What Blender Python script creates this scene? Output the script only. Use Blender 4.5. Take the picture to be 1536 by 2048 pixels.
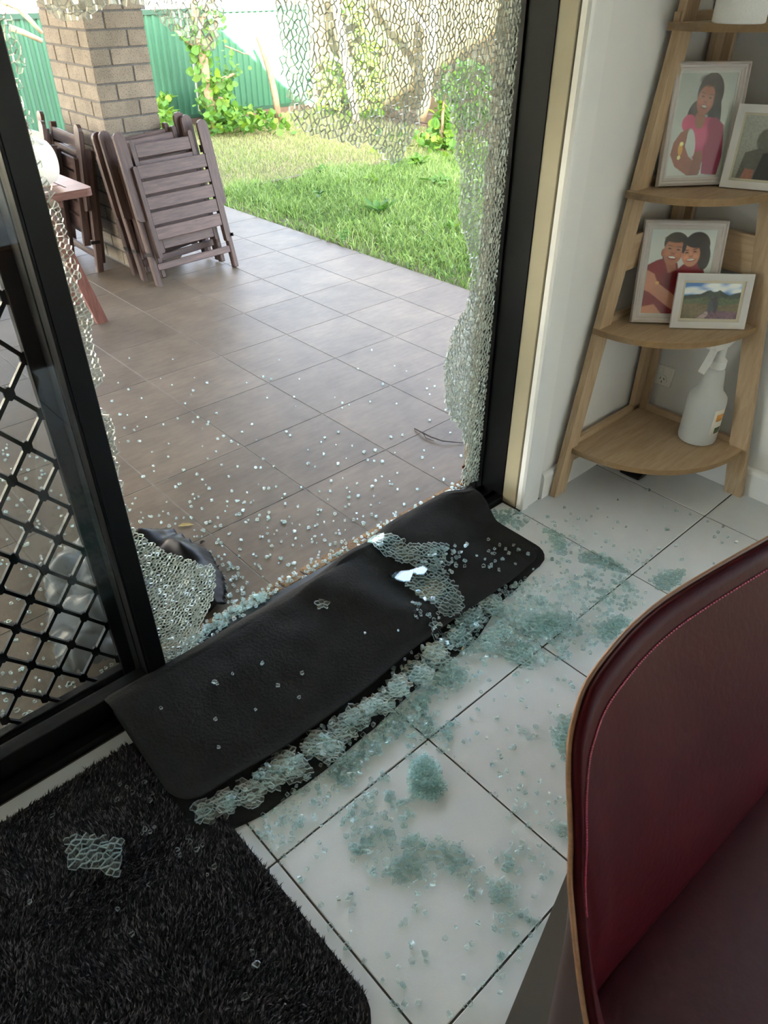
import bpy, bmesh, math, random
import numpy as np
from mathutils import Vector, Matrix, noise
from mathutils.geometry import delaunay_2d_cdt

sc = bpy.context.scene
for o in list(bpy.data.objects):
    bpy.data.objects.remove(o)

# ------------------------------------------------------------------ camera
F_PX, PITCH, YAW = 1467.8, 0.63399, 0.741606          # focal length in pixels of a 1536x2048 frame
CAM = Vector((0.0, 0.0, 1.505))
HEAD = Vector((math.sin(YAW), math.cos(YAW), 0))
RIGHT = Vector((math.cos(YAW), -math.sin(YAW), 0))
FWD = HEAD * math.cos(PITCH) - Vector((0, 0, math.sin(PITCH)))
UP = HEAD * math.sin(PITCH) + Vector((0, 0, math.cos(PITCH)))
cd = bpy.data.cameras.new('camera')
cam = bpy.data.objects.new('camera', cd)
sc.collection.objects.link(cam)
cam.matrix_world = Matrix.Translation(CAM) @ Matrix((RIGHT, UP, -FWD)).transposed().to_4x4()
cd.sensor_fit = 'VERTICAL'
cd.sensor_height = 24.0
cd.lens = 24.0 * F_PX / 2048.0
cd.clip_start, cd.clip_end = 0.02, 300
cd.dof.use_dof = True
cd.dof.focus_distance = 2.6
cd.dof.aperture_fstop = cd.lens / 2.2                   # a phone lens: about 3 mm of real aperture
sc.camera = cam

# ------------------------------------------------------------------ light
SUN_DIR = Vector((1.357, 2.04, -1.0)).normalized()      # the way the light travels, read from the shadow edges on both fences
w = bpy.data.worlds.new('sky')
sc.world = w
w.use_nodes = True
nt = w.node_tree
nt.nodes.clear()
sky = nt.nodes.new('ShaderNodeTexSky')
sky.sky_type = 'NISHITA'
sky.sun_disc = False
sky.sun_elevation = math.radians(24)
sky.sun_rotation = math.atan2(-SUN_DIR.x, -SUN_DIR.y)
sky.air_density, sky.dust_density, sky.ozone_density = 1.0, 2.2, 0.8
hs = nt.nodes.new('ShaderNodeHueSaturation')
hs.inputs['Saturation'].default_value = 0.70
bg = nt.nodes.new('ShaderNodeBackground')
bg.inputs['Strength'].default_value = 0.62
wo = nt.nodes.new('ShaderNodeOutputWorld')
nt.links.new(sky.outputs[0], hs.inputs['Color'])
nt.links.new(hs.outputs[0], bg.inputs['Color'])
nt.links.new(bg.outputs[0], wo.inputs['Surface'])
sl = bpy.data.lights.new('sun', 'SUN')
sl.energy = 36.0
sl.angle = math.radians(0.6)
sl.color = (1.0, 0.93, 0.80)
so = bpy.data.objects.new('sun', sl)
sc.collection.objects.link(so)
so.location = (-6, -9, 9)
so.rotation_euler = SUN_DIR.to_track_quat('-Z', 'Y').to_euler()
vs = sc.view_settings
vs.view_transform = 'Standard'
vs.look = 'None'
vs.gamma = 1.0
vs.use_curve_mapping = False
vs.exposure = 2.45
sc.cycles.use_denoising = True
sc.cycles.max_bounces = 11
sc.cycles.transparent_max_bounces = 40
sc.cycles.sample_clamp_indirect = 8.0

rnd = random.Random(7)
C = sc.collection

# ------------------------------------------------------------------ measuring helpers
def ray(x, y):
    return FWD + RIGHT * ((x - 768) / F_PX) - UP * ((y - 1024) / F_PX)
def at(x, y, z=0.0):
    d = ray(x, y); return CAM + d * ((z - CAM.z) / d.z)
def atY(x, y, yy):
    d = ray(x, y); return CAM + d * ((yy - CAM.y) / d.y)
def atX(x, y, xx):
    d = ray(x, y); return CAM + d * ((xx - CAM.x) / d.x)

# ------------------------------------------------------------------ materials
def hexlin(r, g, b):
    f = lambda c: (c / 255 / 12.92) if c / 255 <= 0.04045 else ((c / 255 + 0.055) / 1.055) ** 2.4
    return (f(r), f(g), f(b), 1)
M = {}
def mat(name):
    m = bpy.data.materials.new(name); m.use_nodes = True
    M[name] = m
    return m, m.node_tree, m.node_tree.nodes['Principled BSDF']
def N(t, kind, **kw):
    n = t.nodes.new(kind)
    for k, v in kw.items():
        if k in n.inputs: n.inputs[k].default_value = v
        else: setattr(n, k, v)
    return n
def ramp(t, fac, stops):
    r = t.nodes.new('ShaderNodeValToRGB')
    e = r.color_ramp.elements
    while len(e) < len(stops): e.new(0.5)
    for q, (p, c) in zip(e, stops):
        q.position = p; q.color = c
    t.links.new(fac, r.inputs[0])
    return r.outputs[0]
def plain(name, col, rough=0.5, metal=0.0, spec=0.5, var=0.0, scale=8.0, bump=0.0, bscale=60.0, coat=0.0, sss=0.0, stretch=None, obj_var=0.0):
    """one colour with a little mottling, an optional fine bump and a difference from object to object"""
    m, t, p = mat(name)
    p.inputs['Base Color'].default_value = col
    p.inputs['Roughness'].default_value = rough
    p.inputs['Metallic'].default_value = metal
    p.inputs['Specular IOR Level'].default_value = spec
    p.inputs['Coat Weight'].default_value = coat
    tc = t.nodes.new('ShaderNodeTexCoord')
    src = tc.outputs['Object']
    if stretch:
        mp = t.nodes.new('ShaderNodeMapping'); mp.inputs['Scale'].default_value = stretch
        t.links.new(src, mp.inputs[0]); src = mp.outputs[0]
    if var or obj_var:
        n = N(t, 'ShaderNodeTexNoise', Scale=scale, Detail=5.0, Roughness=0.6)
        if obj_var:
            oi = t.nodes.new('ShaderNodeObjectInfo')
            ad = N(t, 'ShaderNodeVectorMath', operation='ADD'); sc2 = N(t, 'ShaderNodeVectorMath', operation='SCALE')
            cb = t.nodes.new('ShaderNodeCombineXYZ')
            for k in range(3): t.links.new(oi.outputs['Random'], cb.inputs[k])
            t.links.new(cb.outputs[0], sc2.inputs[0]); sc2.inputs['Scale'].default_value = 37.0
            t.links.new(src, ad.inputs[0]); t.links.new(sc2.outputs[0], ad.inputs[1]); src2 = ad.outputs[0]
        else: src2 = src
        t.links.new(src2, n.inputs['Vector'])
        a = tuple(c * (1 - var) for c in col[:3]) + (1,); b = tuple(min(1, c * (1 + var)) for c in col[:3]) + (1,)
        out = ramp(t, n.outputs['Fac'], [(0.3, a), (0.7, b)])
        if obj_var:
            mr = N(t, 'ShaderNodeMapRange'); mr.inputs['To Min'].default_value = 1 - obj_var; mr.inputs['To Max'].default_value = 1 + obj_var
            t.links.new(oi.outputs['Random'], mr.inputs['Value'])
            h = t.nodes.new('ShaderNodeHueSaturation'); t.links.new(mr.outputs[0], h.inputs['Value']); t.links.new(out, h.inputs['Color'])
            out = h.outputs[0]
        t.links.new(out, p.inputs['Base Color'])
    if bump:
        n2 = N(t, 'ShaderNodeTexNoise', Scale=bscale, Detail=4.0)
        t.links.new(src, n2.inputs['Vector'])
        b = N(t, 'ShaderNodeBump', Strength=bump, Distance=0.01)
        t.links.new(n2.outputs['Fac'], b.inputs['Height']); t.links.new(b.outputs[0], p.inputs['Normal'])
    return m
def wood(name, c1, c2, stretch, rough=0.5, scale=5.0, spec=0.4, obj_var=0.12):
    m, t, p = mat(name)
    tc = t.nodes.new('ShaderNodeTexCoord')
    oi = t.nodes.new('ShaderNodeObjectInfo')
    cb = t.nodes.new('ShaderNodeCombineXYZ')
    for k in range(3): t.links.new(oi.outputs['Random'], cb.inputs[k])
    s2 = N(t, 'ShaderNodeVectorMath', operation='SCALE'); s2.inputs['Scale'].default_value = 23.0
    t.links.new(cb.outputs[0], s2.inputs[0])
    ad = N(t, 'ShaderNodeVectorMath', operation='ADD')
    t.links.new(tc.outputs['Object'], ad.inputs[0]); t.links.new(s2.outputs[0], ad.inputs[1])
    mp = t.nodes.new('ShaderNodeMapping'); mp.inputs['Scale'].default_value = stretch
    t.links.new(ad.outputs[0], mp.inputs[0])
    n = N(t, 'ShaderNodeTexNoise', Scale=scale, Detail=6.0, Roughness=0.62, Distortion=0.6)
    t.links.new(mp.outputs[0], n.inputs['Vector'])
    out = ramp(t, n.outputs['Fac'], [(0.3, c1), (0.72, c2)])
    mr = N(t, 'ShaderNodeMapRange'); mr.inputs['To Min'].default_value = 1 - obj_var; mr.inputs['To Max'].default_value = 1 + obj_var
    t.links.new(oi.outputs['Random'], mr.inputs['Value'])
    h = t.nodes.new('ShaderNodeHueSaturation'); t.links.new(mr.outputs[0], h.inputs['Value']); t.links.new(out, h.inputs['Color'])
    t.links.new(h.outputs[0], p.inputs['Base Color'])
    p.inputs['Roughness'].default_value = rough; p.inputs['Specular IOR Level'].default_value = spec
    b = N(t, 'ShaderNodeBump', Strength=0.15, Distance=0.004)
    t.links.new(n.outputs['Fac'], b.inputs['Height']); t.links.new(b.outputs[0], p.inputs['Normal'])
    return m
def vcol(name, rough=0.6, spec=0.3, coat=0.0, transl=0.0):
    m, t, p = mat(name)
    a = N(t, 'ShaderNodeVertexColor'); a.layer_name = 'Col'
    t.links.new(a.outputs[0], p.inputs['Base Color'])
    p.inputs['Roughness'].default_value = rough; p.inputs['Specular IOR Level'].default_value = spec; p.inputs['Coat Weight'].default_value = coat
    if transl:
        tr = t.nodes.new('ShaderNodeBsdfTranslucent'); mx = t.nodes.new('ShaderNodeMixShader'); mx.inputs[0].default_value = transl
        t.links.new(a.outputs[0], tr.inputs[0])
        out = t.nodes['Material Output']
        t.links.new(p.outputs[0], mx.inputs[1]); t.links.new(tr.outputs[0], mx.inputs[2]); t.links.new(mx.outputs[0], out.inputs[0])
    return m
def pane_glass(name, tint, ior=1.45, rough=0.0):
    """thin sheet glass: straight-through light plus a Fresnel reflection"""
    m, t, p = mat(name)
    t.nodes.remove(p)
    tr = t.nodes.new('ShaderNodeBsdfTransparent'); tr.inputs[0].default_value = tint
    gl = t.nodes.new('ShaderNodeBsdfGlossy'); gl.inputs['Roughness'].default_value = rough
    fr = t.nodes.new('ShaderNodeFresnel')
    ge = t.nodes.new('ShaderNodeNewGeometry'); mr = N(t, 'ShaderNodeMapRange')     # the same reflection on either side of the sheet
    mr.inputs['To Min'].default_value = ior; mr.inputs['To Max'].default_value = 1 / ior
    t.links.new(ge.outputs['Backfacing'], mr.inputs['Value']); t.links.new(mr.outputs[0], fr.inputs[0])
    mx = t.nodes.new('ShaderNodeMixShader')
    t.links.new(fr.outputs[0], mx.inputs[0]); t.links.new(tr.outputs[0], mx.inputs[1]); t.links.new(gl.outputs[0], mx.inputs[2])
    t.links.new(mx.outputs[0], t.nodes['Material Output'].inputs[0])
    return m

# setting
plain('wall_paint', hexlin(222, 219, 213), 0.75, var=0.02, scale=3, bump=0.03, bscale=180)
plain('ceiling_paint', hexlin(232, 230, 225), 0.8)
plain('gloss_white', hexlin(226, 224, 218), 0.35, var=0.02)
plain('cream_timber', hexlin(162, 152, 126), 0.45, var=0.04, scale=5)
plain('floor_tile', hexlin(208, 210, 210), 0.33, var=0.035, scale=9, bump=0.05, bscale=260, obj_var=0.02)
plain('grout_dark', hexlin(74, 66, 57), 0.9, var=0.25, scale=40)
plain('grout_light', hexlin(120, 116, 110), 0.9, var=0.2, scale=30)
plain('black_aluminium', hexlin(8, 8, 9), 0.38, spec=0.2, var=0.1)
plain('rubber_seal', hexlin(10, 10, 10), 0.6)
plain('mortar', hexlin(84, 83, 82), 0.95, var=0.2, scale=60, bump=0.3, bscale=200)
plain('concrete', hexlin(128, 124, 118), 0.9, var=0.15, scale=5)
plain('soil', hexlin(96, 88, 58), 0.95, var=0.35, scale=6, bump=0.5, bscale=40)
plain('roof_metal', hexlin(120, 116, 110), 0.6)
plain('soffit', hexlin(226, 222, 214), 0.7)
plain('plinth', hexlin(92, 74, 62), 0.9, var=0.25, scale=9)
plain('fence_green', hexlin(44, 88, 66), 0.5, var=0.06, scale=3)
plain('fence_green_dark', hexlin(30, 64, 48), 0.5)
plain('fence_tan', hexlin(82, 67, 43), 0.7, var=0.07, scale=4)
plain('tan_post', hexlin(62, 54, 42), 0.7)
plain('house_white', hexlin(235, 230, 220), 0.8)
plain('house_roof', hexlin(150, 120, 100), 0.8)

def patio_tile():
    m, t, p = mat('patio_tile')
    tc = t.nodes.new('ShaderNodeTexCoord'); oi = t.nodes.new('ShaderNodeObjectInfo')
    g = t.nodes.new('ShaderNodeNewGeometry')
    n1 = N(t, 'ShaderNodeTexNoise', Scale=3.2, Detail=6.0, Roughness=0.65)
    n2 = N(t, 'ShaderNodeTexNoise', Scale=2.0, Detail=3.0)
    mp = t.nodes.new('ShaderNodeMapping'); mp.inputs['Scale'].default_value = (6, 22, 1)
    t.links.new(g.outputs['Position'], n1.inputs['Vector'])
    t.links.new(g.outputs['Position'], mp.inputs[0]); t.links.new(mp.outputs[0], n2.inputs['Vector'])
    a = ramp(t, n1.outputs['Fac'], [(0.3, hexlin(91, 81, 70)), (0.72, hexlin(116, 103, 88))])
    mx = N(t, 'ShaderNodeMixRGB', blend_type='OVERLAY'); mx.inputs[0].default_value = 0.22
    t.links.new(a, mx.inputs[1]); t.links.new(n2.outputs['Fac'], mx.inputs[2])
    mr = N(t, 'ShaderNodeMapRange'); mr.inputs['To Min'].default_value = 0.92; mr.inputs['To Max'].default_value = 1.08
    t.links.new(oi.outputs['Random'], mr.inputs['Value'])
    h = t.nodes.new('ShaderNodeHueSaturation'); t.links.new(mr.outputs[0], h.inputs['Value']); t.links.new(mx.outputs[0], h.inputs['Color'])
    t.links.new(h.outputs[0], p.inputs['Base Color'])
    p.inputs['Roughness'].default_value = 0.5; p.inputs['Specular IOR Level'].default_value = 0.13
    b = N(t, 'ShaderNodeBump', Strength=0.08, Distance=0.004)
    t.links.new(n2.outputs['Fac'], b.inputs['Height']); t.links.new(b.outputs[0], p.inputs['Normal'])
patio_tile()
def brick_mat(name, c1, c2):
    m, t, p = mat(name)
    tc = t.nodes.new('ShaderNodeTexCoord'); oi = t.nodes.new('ShaderNodeObjectInfo'); g = t.nodes.new('ShaderNodeNewGeometry')
    n1 = N(t, 'ShaderNodeTexNoise', Scale=9.0, Detail=4.0)
    n2 = N(t, 'ShaderNodeTexNoise', Scale=170.0, Detail=2.0)
    t.links.new(g.outputs['Position'], n1.inputs['Vector']); t.links.new(g.outputs['Position'], n2.inputs['Vector'])
    a = ramp(t, n1.outputs['Fac'], [(0.3, c1), (0.7, c2)])
    sp = ramp(t, n2.outputs['Fac'], [(0.33, (0.28, 0.22, 0.17, 1)), (0.45, (1, 1, 1, 1))])
    mx = N(t, 'ShaderNodeMixRGB', blend_type='MULTIPLY'); mx.inputs[0].default_value = 0.75
    t.links.new(a, mx.inputs[1]); t.links.new(sp, mx.inputs[2])
    mr = N(t, 'ShaderNodeMapRange'); mr.inputs['To Min'].default_value = 0.9; mr.inputs['To Max'].default_value = 1.1
    t.links.new(oi.outputs['Random'], mr.inputs['Value'])
    h = t.nodes.new('ShaderNodeHueSaturation'); t.links.new(mr.outputs[0], h.inputs['Value']); t.links.new(mx.outputs[0], h.inputs['Color'])
    t.links.new(h.outputs[0], p.inputs['Base Color']); p.inputs['Roughness'].default_value = 0.92
    b = N(t, 'ShaderNodeBump', Strength=0.4, Distance=0.003)
    t.links.new(n2.outputs['Fac'], b.inputs['Height']); t.links.new(b.outputs[0], p.inputs['Normal'])
brick_mat('brick', hexlin(106, 98, 86), hexlin(126, 117, 103))
brick_mat('sill_brick', hexlin(104, 78, 52), hexlin(132, 104, 72))
# furniture
wood('oak', hexlin(172, 144, 110), hexlin(196, 170, 138), (2.5, 26, 26), 0.5, 3.0)
wood('oak_up', hexlin(172, 144, 110), hexlin(196, 170, 138), (26, 26, 2.5), 0.5, 3.0)
wood('oak_y', hexlin(172, 144, 110), hexlin(196, 170, 138), (26, 2.5, 26), 0.5, 3.0)
wood('oak_edge', hexlin(176, 140, 94), hexlin(200, 166, 118), (8, 8, 8), 0.5, 3.0)
wood('dark_timber', hexlin(50, 36, 33), hexlin(90, 70, 65), (3, 30, 30), 0.55, 3.0)
wood('dark_timber_up', hexlin(46, 32, 28), hexlin(80, 60, 54), (30, 30, 3), 0.55, 3.0)
wood('table_timber', hexlin(78, 49, 41), hexlin(120, 84, 74), (3, 24, 24), 0.5, 3.0)
wood('table_leg_timber', hexlin(78, 45, 37), hexlin(122, 78, 66), (22, 22, 3), 0.55, 3.0)
plain('hardware', hexlin(40, 38, 36), 0.5, metal=0.7)
plain('leather_back', hexlin(40, 22, 20), 0.6)
plain('leather', hexlin(50, 7, 12), 0.46, spec=0.05, var=0.18, scale=6, bump=0.07, bscale=95)
plain('leather_lit', hexlin(58, 16, 24), 0.42, spec=0.4, var=0.18, scale=6, bump=0.08, bscale=95)  # lit copy of the leather: lighter and glossier for light on the seat
plain('ply_edge', hexlin(124, 86, 56), 0.5, var=0.2, scale=30, stretch=(1, 1, 6))
plain('stitch', hexlin(150, 40, 62), 0.6)
plain('taupe_laminate', hexlin(66, 58, 52), 0.5, var=0.05, scale=4)
plain('frame_white', hexlin(196, 186, 178), 0.4, var=0.03)
plain('frame_flat_white', hexlin(206, 202, 196), 0.5, var=0.02)
plain('mat_cream', hexlin(214, 202, 178), 0.6)
vcol('print', 0.5, 0.3)
pane_glass('picture_glass', (0.97, 0.98, 0.97, 1), 1.35)
plain('white_plastic', hexlin(228, 226, 220), 0.4)
plain('outlet_plastic', hexlin(234, 230, 220), 0.35)
plain('slot_black', hexlin(22, 20, 20), 0.6)
plain('paper_white', hexlin(232, 230, 224), 0.9, bump=0.4, bscale=220)
plain('label_white', hexlin(232, 226, 212), 0.5)
plain('label_orange', hexlin(222, 150, 70), 0.5)
plain('label_green', hexlin(88, 100, 70), 0.5)
plain('black_plastic', hexlin(20, 20, 21), 0.35)
plain('rust_scrap', hexlin(140, 84, 40), 0.8, var=0.3, scale=30)
plain('twig_bark', hexlin(44, 32, 24), 0.9)
plain('dry_leaf', hexlin(190, 172, 116), 0.7, var=0.2, scale=30)
plain('bark_pale', hexlin(186, 166, 140), 0.85, var=0.25, scale=12, bump=0.4, bscale=50)
plain('bark', hexlin(142, 118, 92), 0.9, var=0.3, scale=14, bump=0.5, bscale=50)
plain('mat_rubber', hexlin(40, 39, 38), 0.85, spec=0.06, var=0.12, scale=14, bump=0.32, bscale=130)
plain('rug_back', hexlin(20, 18, 20), 0.95)
vcol('rug_pile', 0.8, 0.2)
vcol('grass_blade', 0.6, 0.2, transl=0.35)
vcol('leaf_mat', 0.5, 0.35, transl=0.35)
plain('bag_black', hexlin(12, 12, 13), 0.45, spec=0.15)

def frosted(name, col, trans=0.6, rough=0.5):
    m, t, p = mat(name)
    p.inputs['Base Color'].default_value = col; p.inputs['Roughness'].default_value = rough
    tr = t.nodes.new('ShaderNodeBsdfTranslucent'); tr.inputs[0].default_value = col
    tp = t.nodes.new('ShaderNodeBsdfTransparent'); tp.inputs[0].default_value = col
    m1 = t.nodes.new('ShaderNodeMixShader'); m1.inputs[0].default_value = trans
    m2 = t.nodes.new('ShaderNodeMixShader'); m2.inputs[0].default_value = 0.22
    t.links.new(p.outputs[0], m1.inputs[1]); t.links.new(tr.outputs[0], m1.inputs[2])
    t.links.new(m1.outputs[0], m2.inputs[1]); t.links.new(tp.outputs[0], m2.inputs[2])
    t.links.new(m2.outputs[0], t.nodes['Material Output'].inputs[0])
    return m2
frosted('frosted_plastic', hexlin(226, 228, 226), 0.45)
frosted('spray_plastic', hexlin(238, 238, 234), 0.3)
frosted('clear_sheet', hexlin(190, 192, 192), 0.4, 0.3).inputs[0].default_value = 0.7
plain('liquid', hexlin(176, 178, 170), 0.2)
# glass
pane_glass('door_glass', (0.93, 0.96, 0.95, 1), 1.52)
pane_glass('crazed_face', (0.93, 0.97, 0.95, 1), 1.5, 0.04)
def crack_mat():
    m, t, p = mat('crack_wall')
    p.inputs['Base Color'].default_value = (0.34, 0.37, 0.34, 1); p.inputs['Roughness'].default_value = 0.22
    p.inputs['Specular IOR Level'].default_value = 0.9
    tr = t.nodes.new('ShaderNodeBsdfTranslucent'); tr.inputs[0].default_value = (0.5, 0.54, 0.5, 1)
    mx = t.nodes.new('ShaderNodeMixShader'); mx.inputs[0].default_value = 0.35
    t.links.new(p.outputs[0], mx.inputs[1]); t.links.new(tr.outputs[0], mx.inputs[2])
    t.links.new(mx.outputs[0], t.nodes['Material Output'].inputs[0])
crack_mat()
def solid_glass(name, tint, body=0.25):
    """broken tempered glass: most light passes straight through, the rest refracts; Fresnel reflection on top"""
    m, t, p = mat(name)
    t.nodes.remove(p)
    g = t.nodes.new('ShaderNodeBsdfGlass'); g.inputs['Color'].default_value = tint; g.inputs['IOR'].default_value = 1.5
    g.inputs['Roughness'].default_value = 0.02
    tr = t.nodes.new('ShaderNodeBsdfTransparent'); tr.inputs[0].default_value = tint
    gl = t.nodes.new('ShaderNodeBsdfGlossy'); gl.inputs['Roughness'].default_value = 0.05
    fr = t.nodes.new('ShaderNodeFresnel'); ge = t.nodes.new('ShaderNodeNewGeometry'); mr = N(t, 'ShaderNodeMapRange')
    mr.inputs['To Min'].default_value = 1.55; mr.inputs['To Max'].default_value = 1 / 1.55
    t.links.new(ge.outputs['Backfacing'], mr.inputs['Value']); t.links.new(mr.outputs[0], fr.inputs[0])
    m1 = t.nodes.new('ShaderNodeMixShader'); m2 = t.nodes.new('ShaderNodeMixShader'); m2.inputs[0].default_value = body
    t.links.new(fr.outputs[0], m1.inputs[0]); t.links.new(tr.outputs[0], m1.inputs[1]); t.links.new(gl.outputs[0], m1.inputs[2])
    t.links.new(m1.outputs[0], m2.inputs[1]); t.links.new(g.outputs[0], m2.inputs[2]); t.links.new(m2.outputs[0], t.nodes['Material Output'].inputs[0])
solid_glass('granule_glass', (0.99, 0.998, 0.996, 1), 0.22)
solid_glass('sheet_glass', (0.985, 0.997, 0.994, 1), 0.10)
def screen_mesh():
    m, t, p = mat('fly_mesh')
    p.inputs['Base Color'].default_value = hexlin(70, 72, 72); p.inputs['Roughness'].default_value = 0.6
    tr = t.nodes.new('ShaderNodeBsdfTransparent')
    mx = t.nodes.new('ShaderNodeMixShader'); mx.inputs[0].default_value = 0.84
    t.links.new(p.outputs[0], mx.inputs[1]); t.links.new(tr.outputs[0], mx.inputs[2])
    t.links.new(mx.outputs[0], t.nodes['Material Output'].inputs[0])
screen_mesh()

# ------------------------------------------------------------------ mesh helpers
def tag(o, label, cat, group=None, kind=None):
    o['label'] = label; o['category'] = cat
    if group: o['group'] = group
    if kind: o['kind'] = kind
    return o
def empty(name, loc, label=None, cat=None, group=None, rot=(0, 0, 0), kind=None):
    o = bpy.data.objects.new(name, None); C.objects.link(o)
    o.location = loc; o.rotation_euler = rot; o.empty_display_size = 0.1
    if label: tag(o, label, cat, group, kind)
    return o
def wloc(o):
    v = Vector((0, 0, 0))
    while o is not None:
        v = v + Vector(o.location); o = o.parent
    return v
def link(name, mesh, parent=None, loc=(0, 0, 0), rot=None):
    o = bpy.data.objects.new(name, mesh); C.objects.link(o)
    if parent is not None: o.parent = parent
    o.location = loc
    if rot: o.rotation_euler = rot
    return o
class MB:
    """collects shapes; build() links them as one mesh object (world coordinates, made local to the parent)"""
    def __init__(s): s.v = []; s.f = []; s.mi = []; s.cur = 0
    def add(s, vs, fs):
        b = len(s.v); s.v += [tuple(x) for x in vs]
        for f in fs: s.f.append(tuple(b + i for i in f)); s.mi.append(s.cur)
    def box(s, x0, x1, y0, y1, z0, z1):
        s.add([(x0, y0, z0), (x1, y0, z0), (x1, y1, z0), (x0, y1, z0), (x0, y0, z1), (x1, y0, z1), (x1, y1, z1), (x0, y1, z1)],
              [(0, 3, 2, 1), (4, 5, 6, 7), (0, 1, 5, 4), (1, 2, 6, 5), (2, 3, 7, 6), (3, 0, 4, 7)])
    def bbox(s, x0, x1, y0, y1, z0, z1, b=0.004):
        """box with chamfered edges"""
        if min(x1 - x0, y1 - y0, z1 - z0) <= 2.2 * b: b = min(x1 - x0, y1 - y0, z1 - z0) / 3
        bm = bmesh.new(); bmesh.ops.create_cube(bm, size=1)
        for q in bm.verts: q.co = Vector(((x0 + x1) / 2 + q.co.x * (x1 - x0), (y0 + y1) / 2 + q.co.y * (y1 - y0), (z0 + z1) / 2 + q.co.z * (z1 - z0)))
        bmesh.ops.bevel(bm, geom=bm.edges[:], offset=b, segments=1, affect='EDGES')
        s.bm(bm)
    def bm(s, bm):
        bm.verts.index_update()
        s.add([q.co[:] for q in bm.verts], [[q.index for q in f.verts] for f in bm.faces]); bm.free()
    def prism(s, pts, axis, a0, a1):
        """polygon pts in the two other axes, pushed from a0 to a1 along axis"""
        n = len(pts)
        def P(p, a):
            return {'x': (a, p[0], p[1]), 'y': (p[0], a, p[1]), 'z': (p[0], p[1], a)}[axis]
        s.add([P(p, a0) for p in pts] + [P(p, a1) for p in pts],
              [tuple(range(n - 1, -1, -1)), tuple(range(n, 2 * n))] + [(i, (i + 1) % n, n + (i + 1) % n, n + i) for i in range(n)])
    def tube(s, path, rad, n=8, cap=True):
        path = [Vector(p) for p in path]
        rings = []
        prev = None
        for i, p in enumerate(path):
            d = (path[min(i + 1, len(path) - 1)] - path[max(i - 1, 0)]).normalized()
            u = d.cross(Vector((0.13, 0.31, 0.94)) if prev is None else Vector((0, 0, 0)) + prev)
            if prev is None: u.normalize()
            else:
                u = (prev - d * prev.dot(d)).normalized()
            prev = u
            v = d.cross(u)
            r = rad[i] if hasattr(rad, '__len__') else rad
            rings.append([p + (u * math.cos(2 * math.pi * k / n) + v * math.sin(2 * math.pi * k / n)) * r for k in range(n)])
        vs = [q for r in rings for q in r]; fs = []
        for i in range(len(path) - 1):
            for k in range(n): fs.append((i * n + k, i * n + (k + 1) % n, (i + 1) * n + (k + 1) % n, (i + 1) * n + k))
        if cap: fs += [tuple(range(n - 1, -1, -1)), tuple((len(path) - 1) * n + k for k in range(n))]
        s.add(vs, fs)
    def lathe(s, prof, centre, n=24, axis='z'):
        cx, cy, cz = centre
        vs = []; fs = []
        for r, h in prof:
            for k in range(n):
                a = 2 * math.pi * k / n
                if axis == 'z': vs.append((cx + r * math.cos(a), cy + r * math.sin(a), cz + h))
                elif axis == 'x': vs.append((cx + h, cy + r * math.cos(a), cz + r * math.sin(a)))
                else: vs.append((cx + r * math.cos(a), cy + h, cz - r * math.sin(a)))
        for i in range(len(prof) - 1):
            for k in range(n): fs.append((i * n + k, i * n + (k + 1) % n, (i + 1) * n + (k + 1) % n, (i + 1) * n + k))
        fs += [tuple(range(n - 1, -1, -1)), tuple((len(prof) - 1) * n + k for k in range(n))]
        s.add(vs, fs)
    def xf(s, m):
        s.v = [tuple(m @ Vector(q)) for q in s.v]; return s
    def mesh(s, name, mats, smooth=False, off=Vector((0, 0, 0)), cols=None):
        me = bpy.data.meshes.new(name)
        me.from_pydata([(q[0] - off[0], q[1] - off[1], q[2] - off[2]) for q in s.v], [], s.f)
        for m in (mats if isinstance(mats, (list, tuple)) else [mats]): me.materials.append(M[m])
        if any(s.mi): me.polygons.foreach_set('material_index', s.mi)
        if cols is not None:
            ca = me.color_attributes.new('Col', 'FLOAT_COLOR', 'POINT')
            ca.data.foreach_set('color', np.asarray(cols, dtype=np.float32).ravel())
        if smooth:
            me.polygons.foreach_set('use_smooth', [True] * len(me.polygons))
            if smooth is not True and hasattr(me, 'set_sharp_from_angle'): me.set_sharp_from_angle(angle=smooth)
        me.update()
        return me
    def build(s, name, mats, parent=None, smooth=False, cols=None, local=False):
        """local: the shapes are already in the parent's own axes"""
        off = Vector((0, 0, 0))
        if parent is not None and not local: off = wloc(parent)
        if parent is None and not local:
            a = np.array(s.v); lo, hi = a.min(0), a.max(0)
            off = Vector(((lo[0] + hi[0]) / 2, (lo[1] + hi[1]) / 2, lo[2]))
        me = s.mesh(name, mats, smooth, off, cols)
        return link(name, me, parent, off if parent is None else (0, 0, 0))
def copy_tree(o, parent=None):
    c = o.copy(); C.objects.link(c); c.parent = parent
    for ch in o.children: copy_tree(ch, c)
    return c
def box_mesh(name, w, d, h, m, b=0.004):
    """chamfered box standing on its base centre, shared by alike pieces"""
    q = MB(); q.bbox(-w / 2, w / 2, -d / 2, d / 2, 0, h, b); return q.mesh(name, m)
def inpoly(x, y, P):
    c = False; j = len(P) - 1
    for i in range(len(P)):
        xi, yi = P[i]; xj, yj = P[j]
        if (yi > y) != (yj > y) and x < (xj - xi) * (y - yi) / (yj - yi) + xi: c = not c
        j = i
    return c
SM = math.radians(35)

# ================================================================== THE SETTING
X_R, Y_W = 2.42, 1.205                # right wall face, door wall face (room side)
X_L, Y_B, Z_C = -2.7, -3.3, 2.42
def struct(name, mb, mats, label, cat, smooth=False):
    return tag(mb.build(name, mats, None, smooth), label, cat, None, 'structure')

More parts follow.
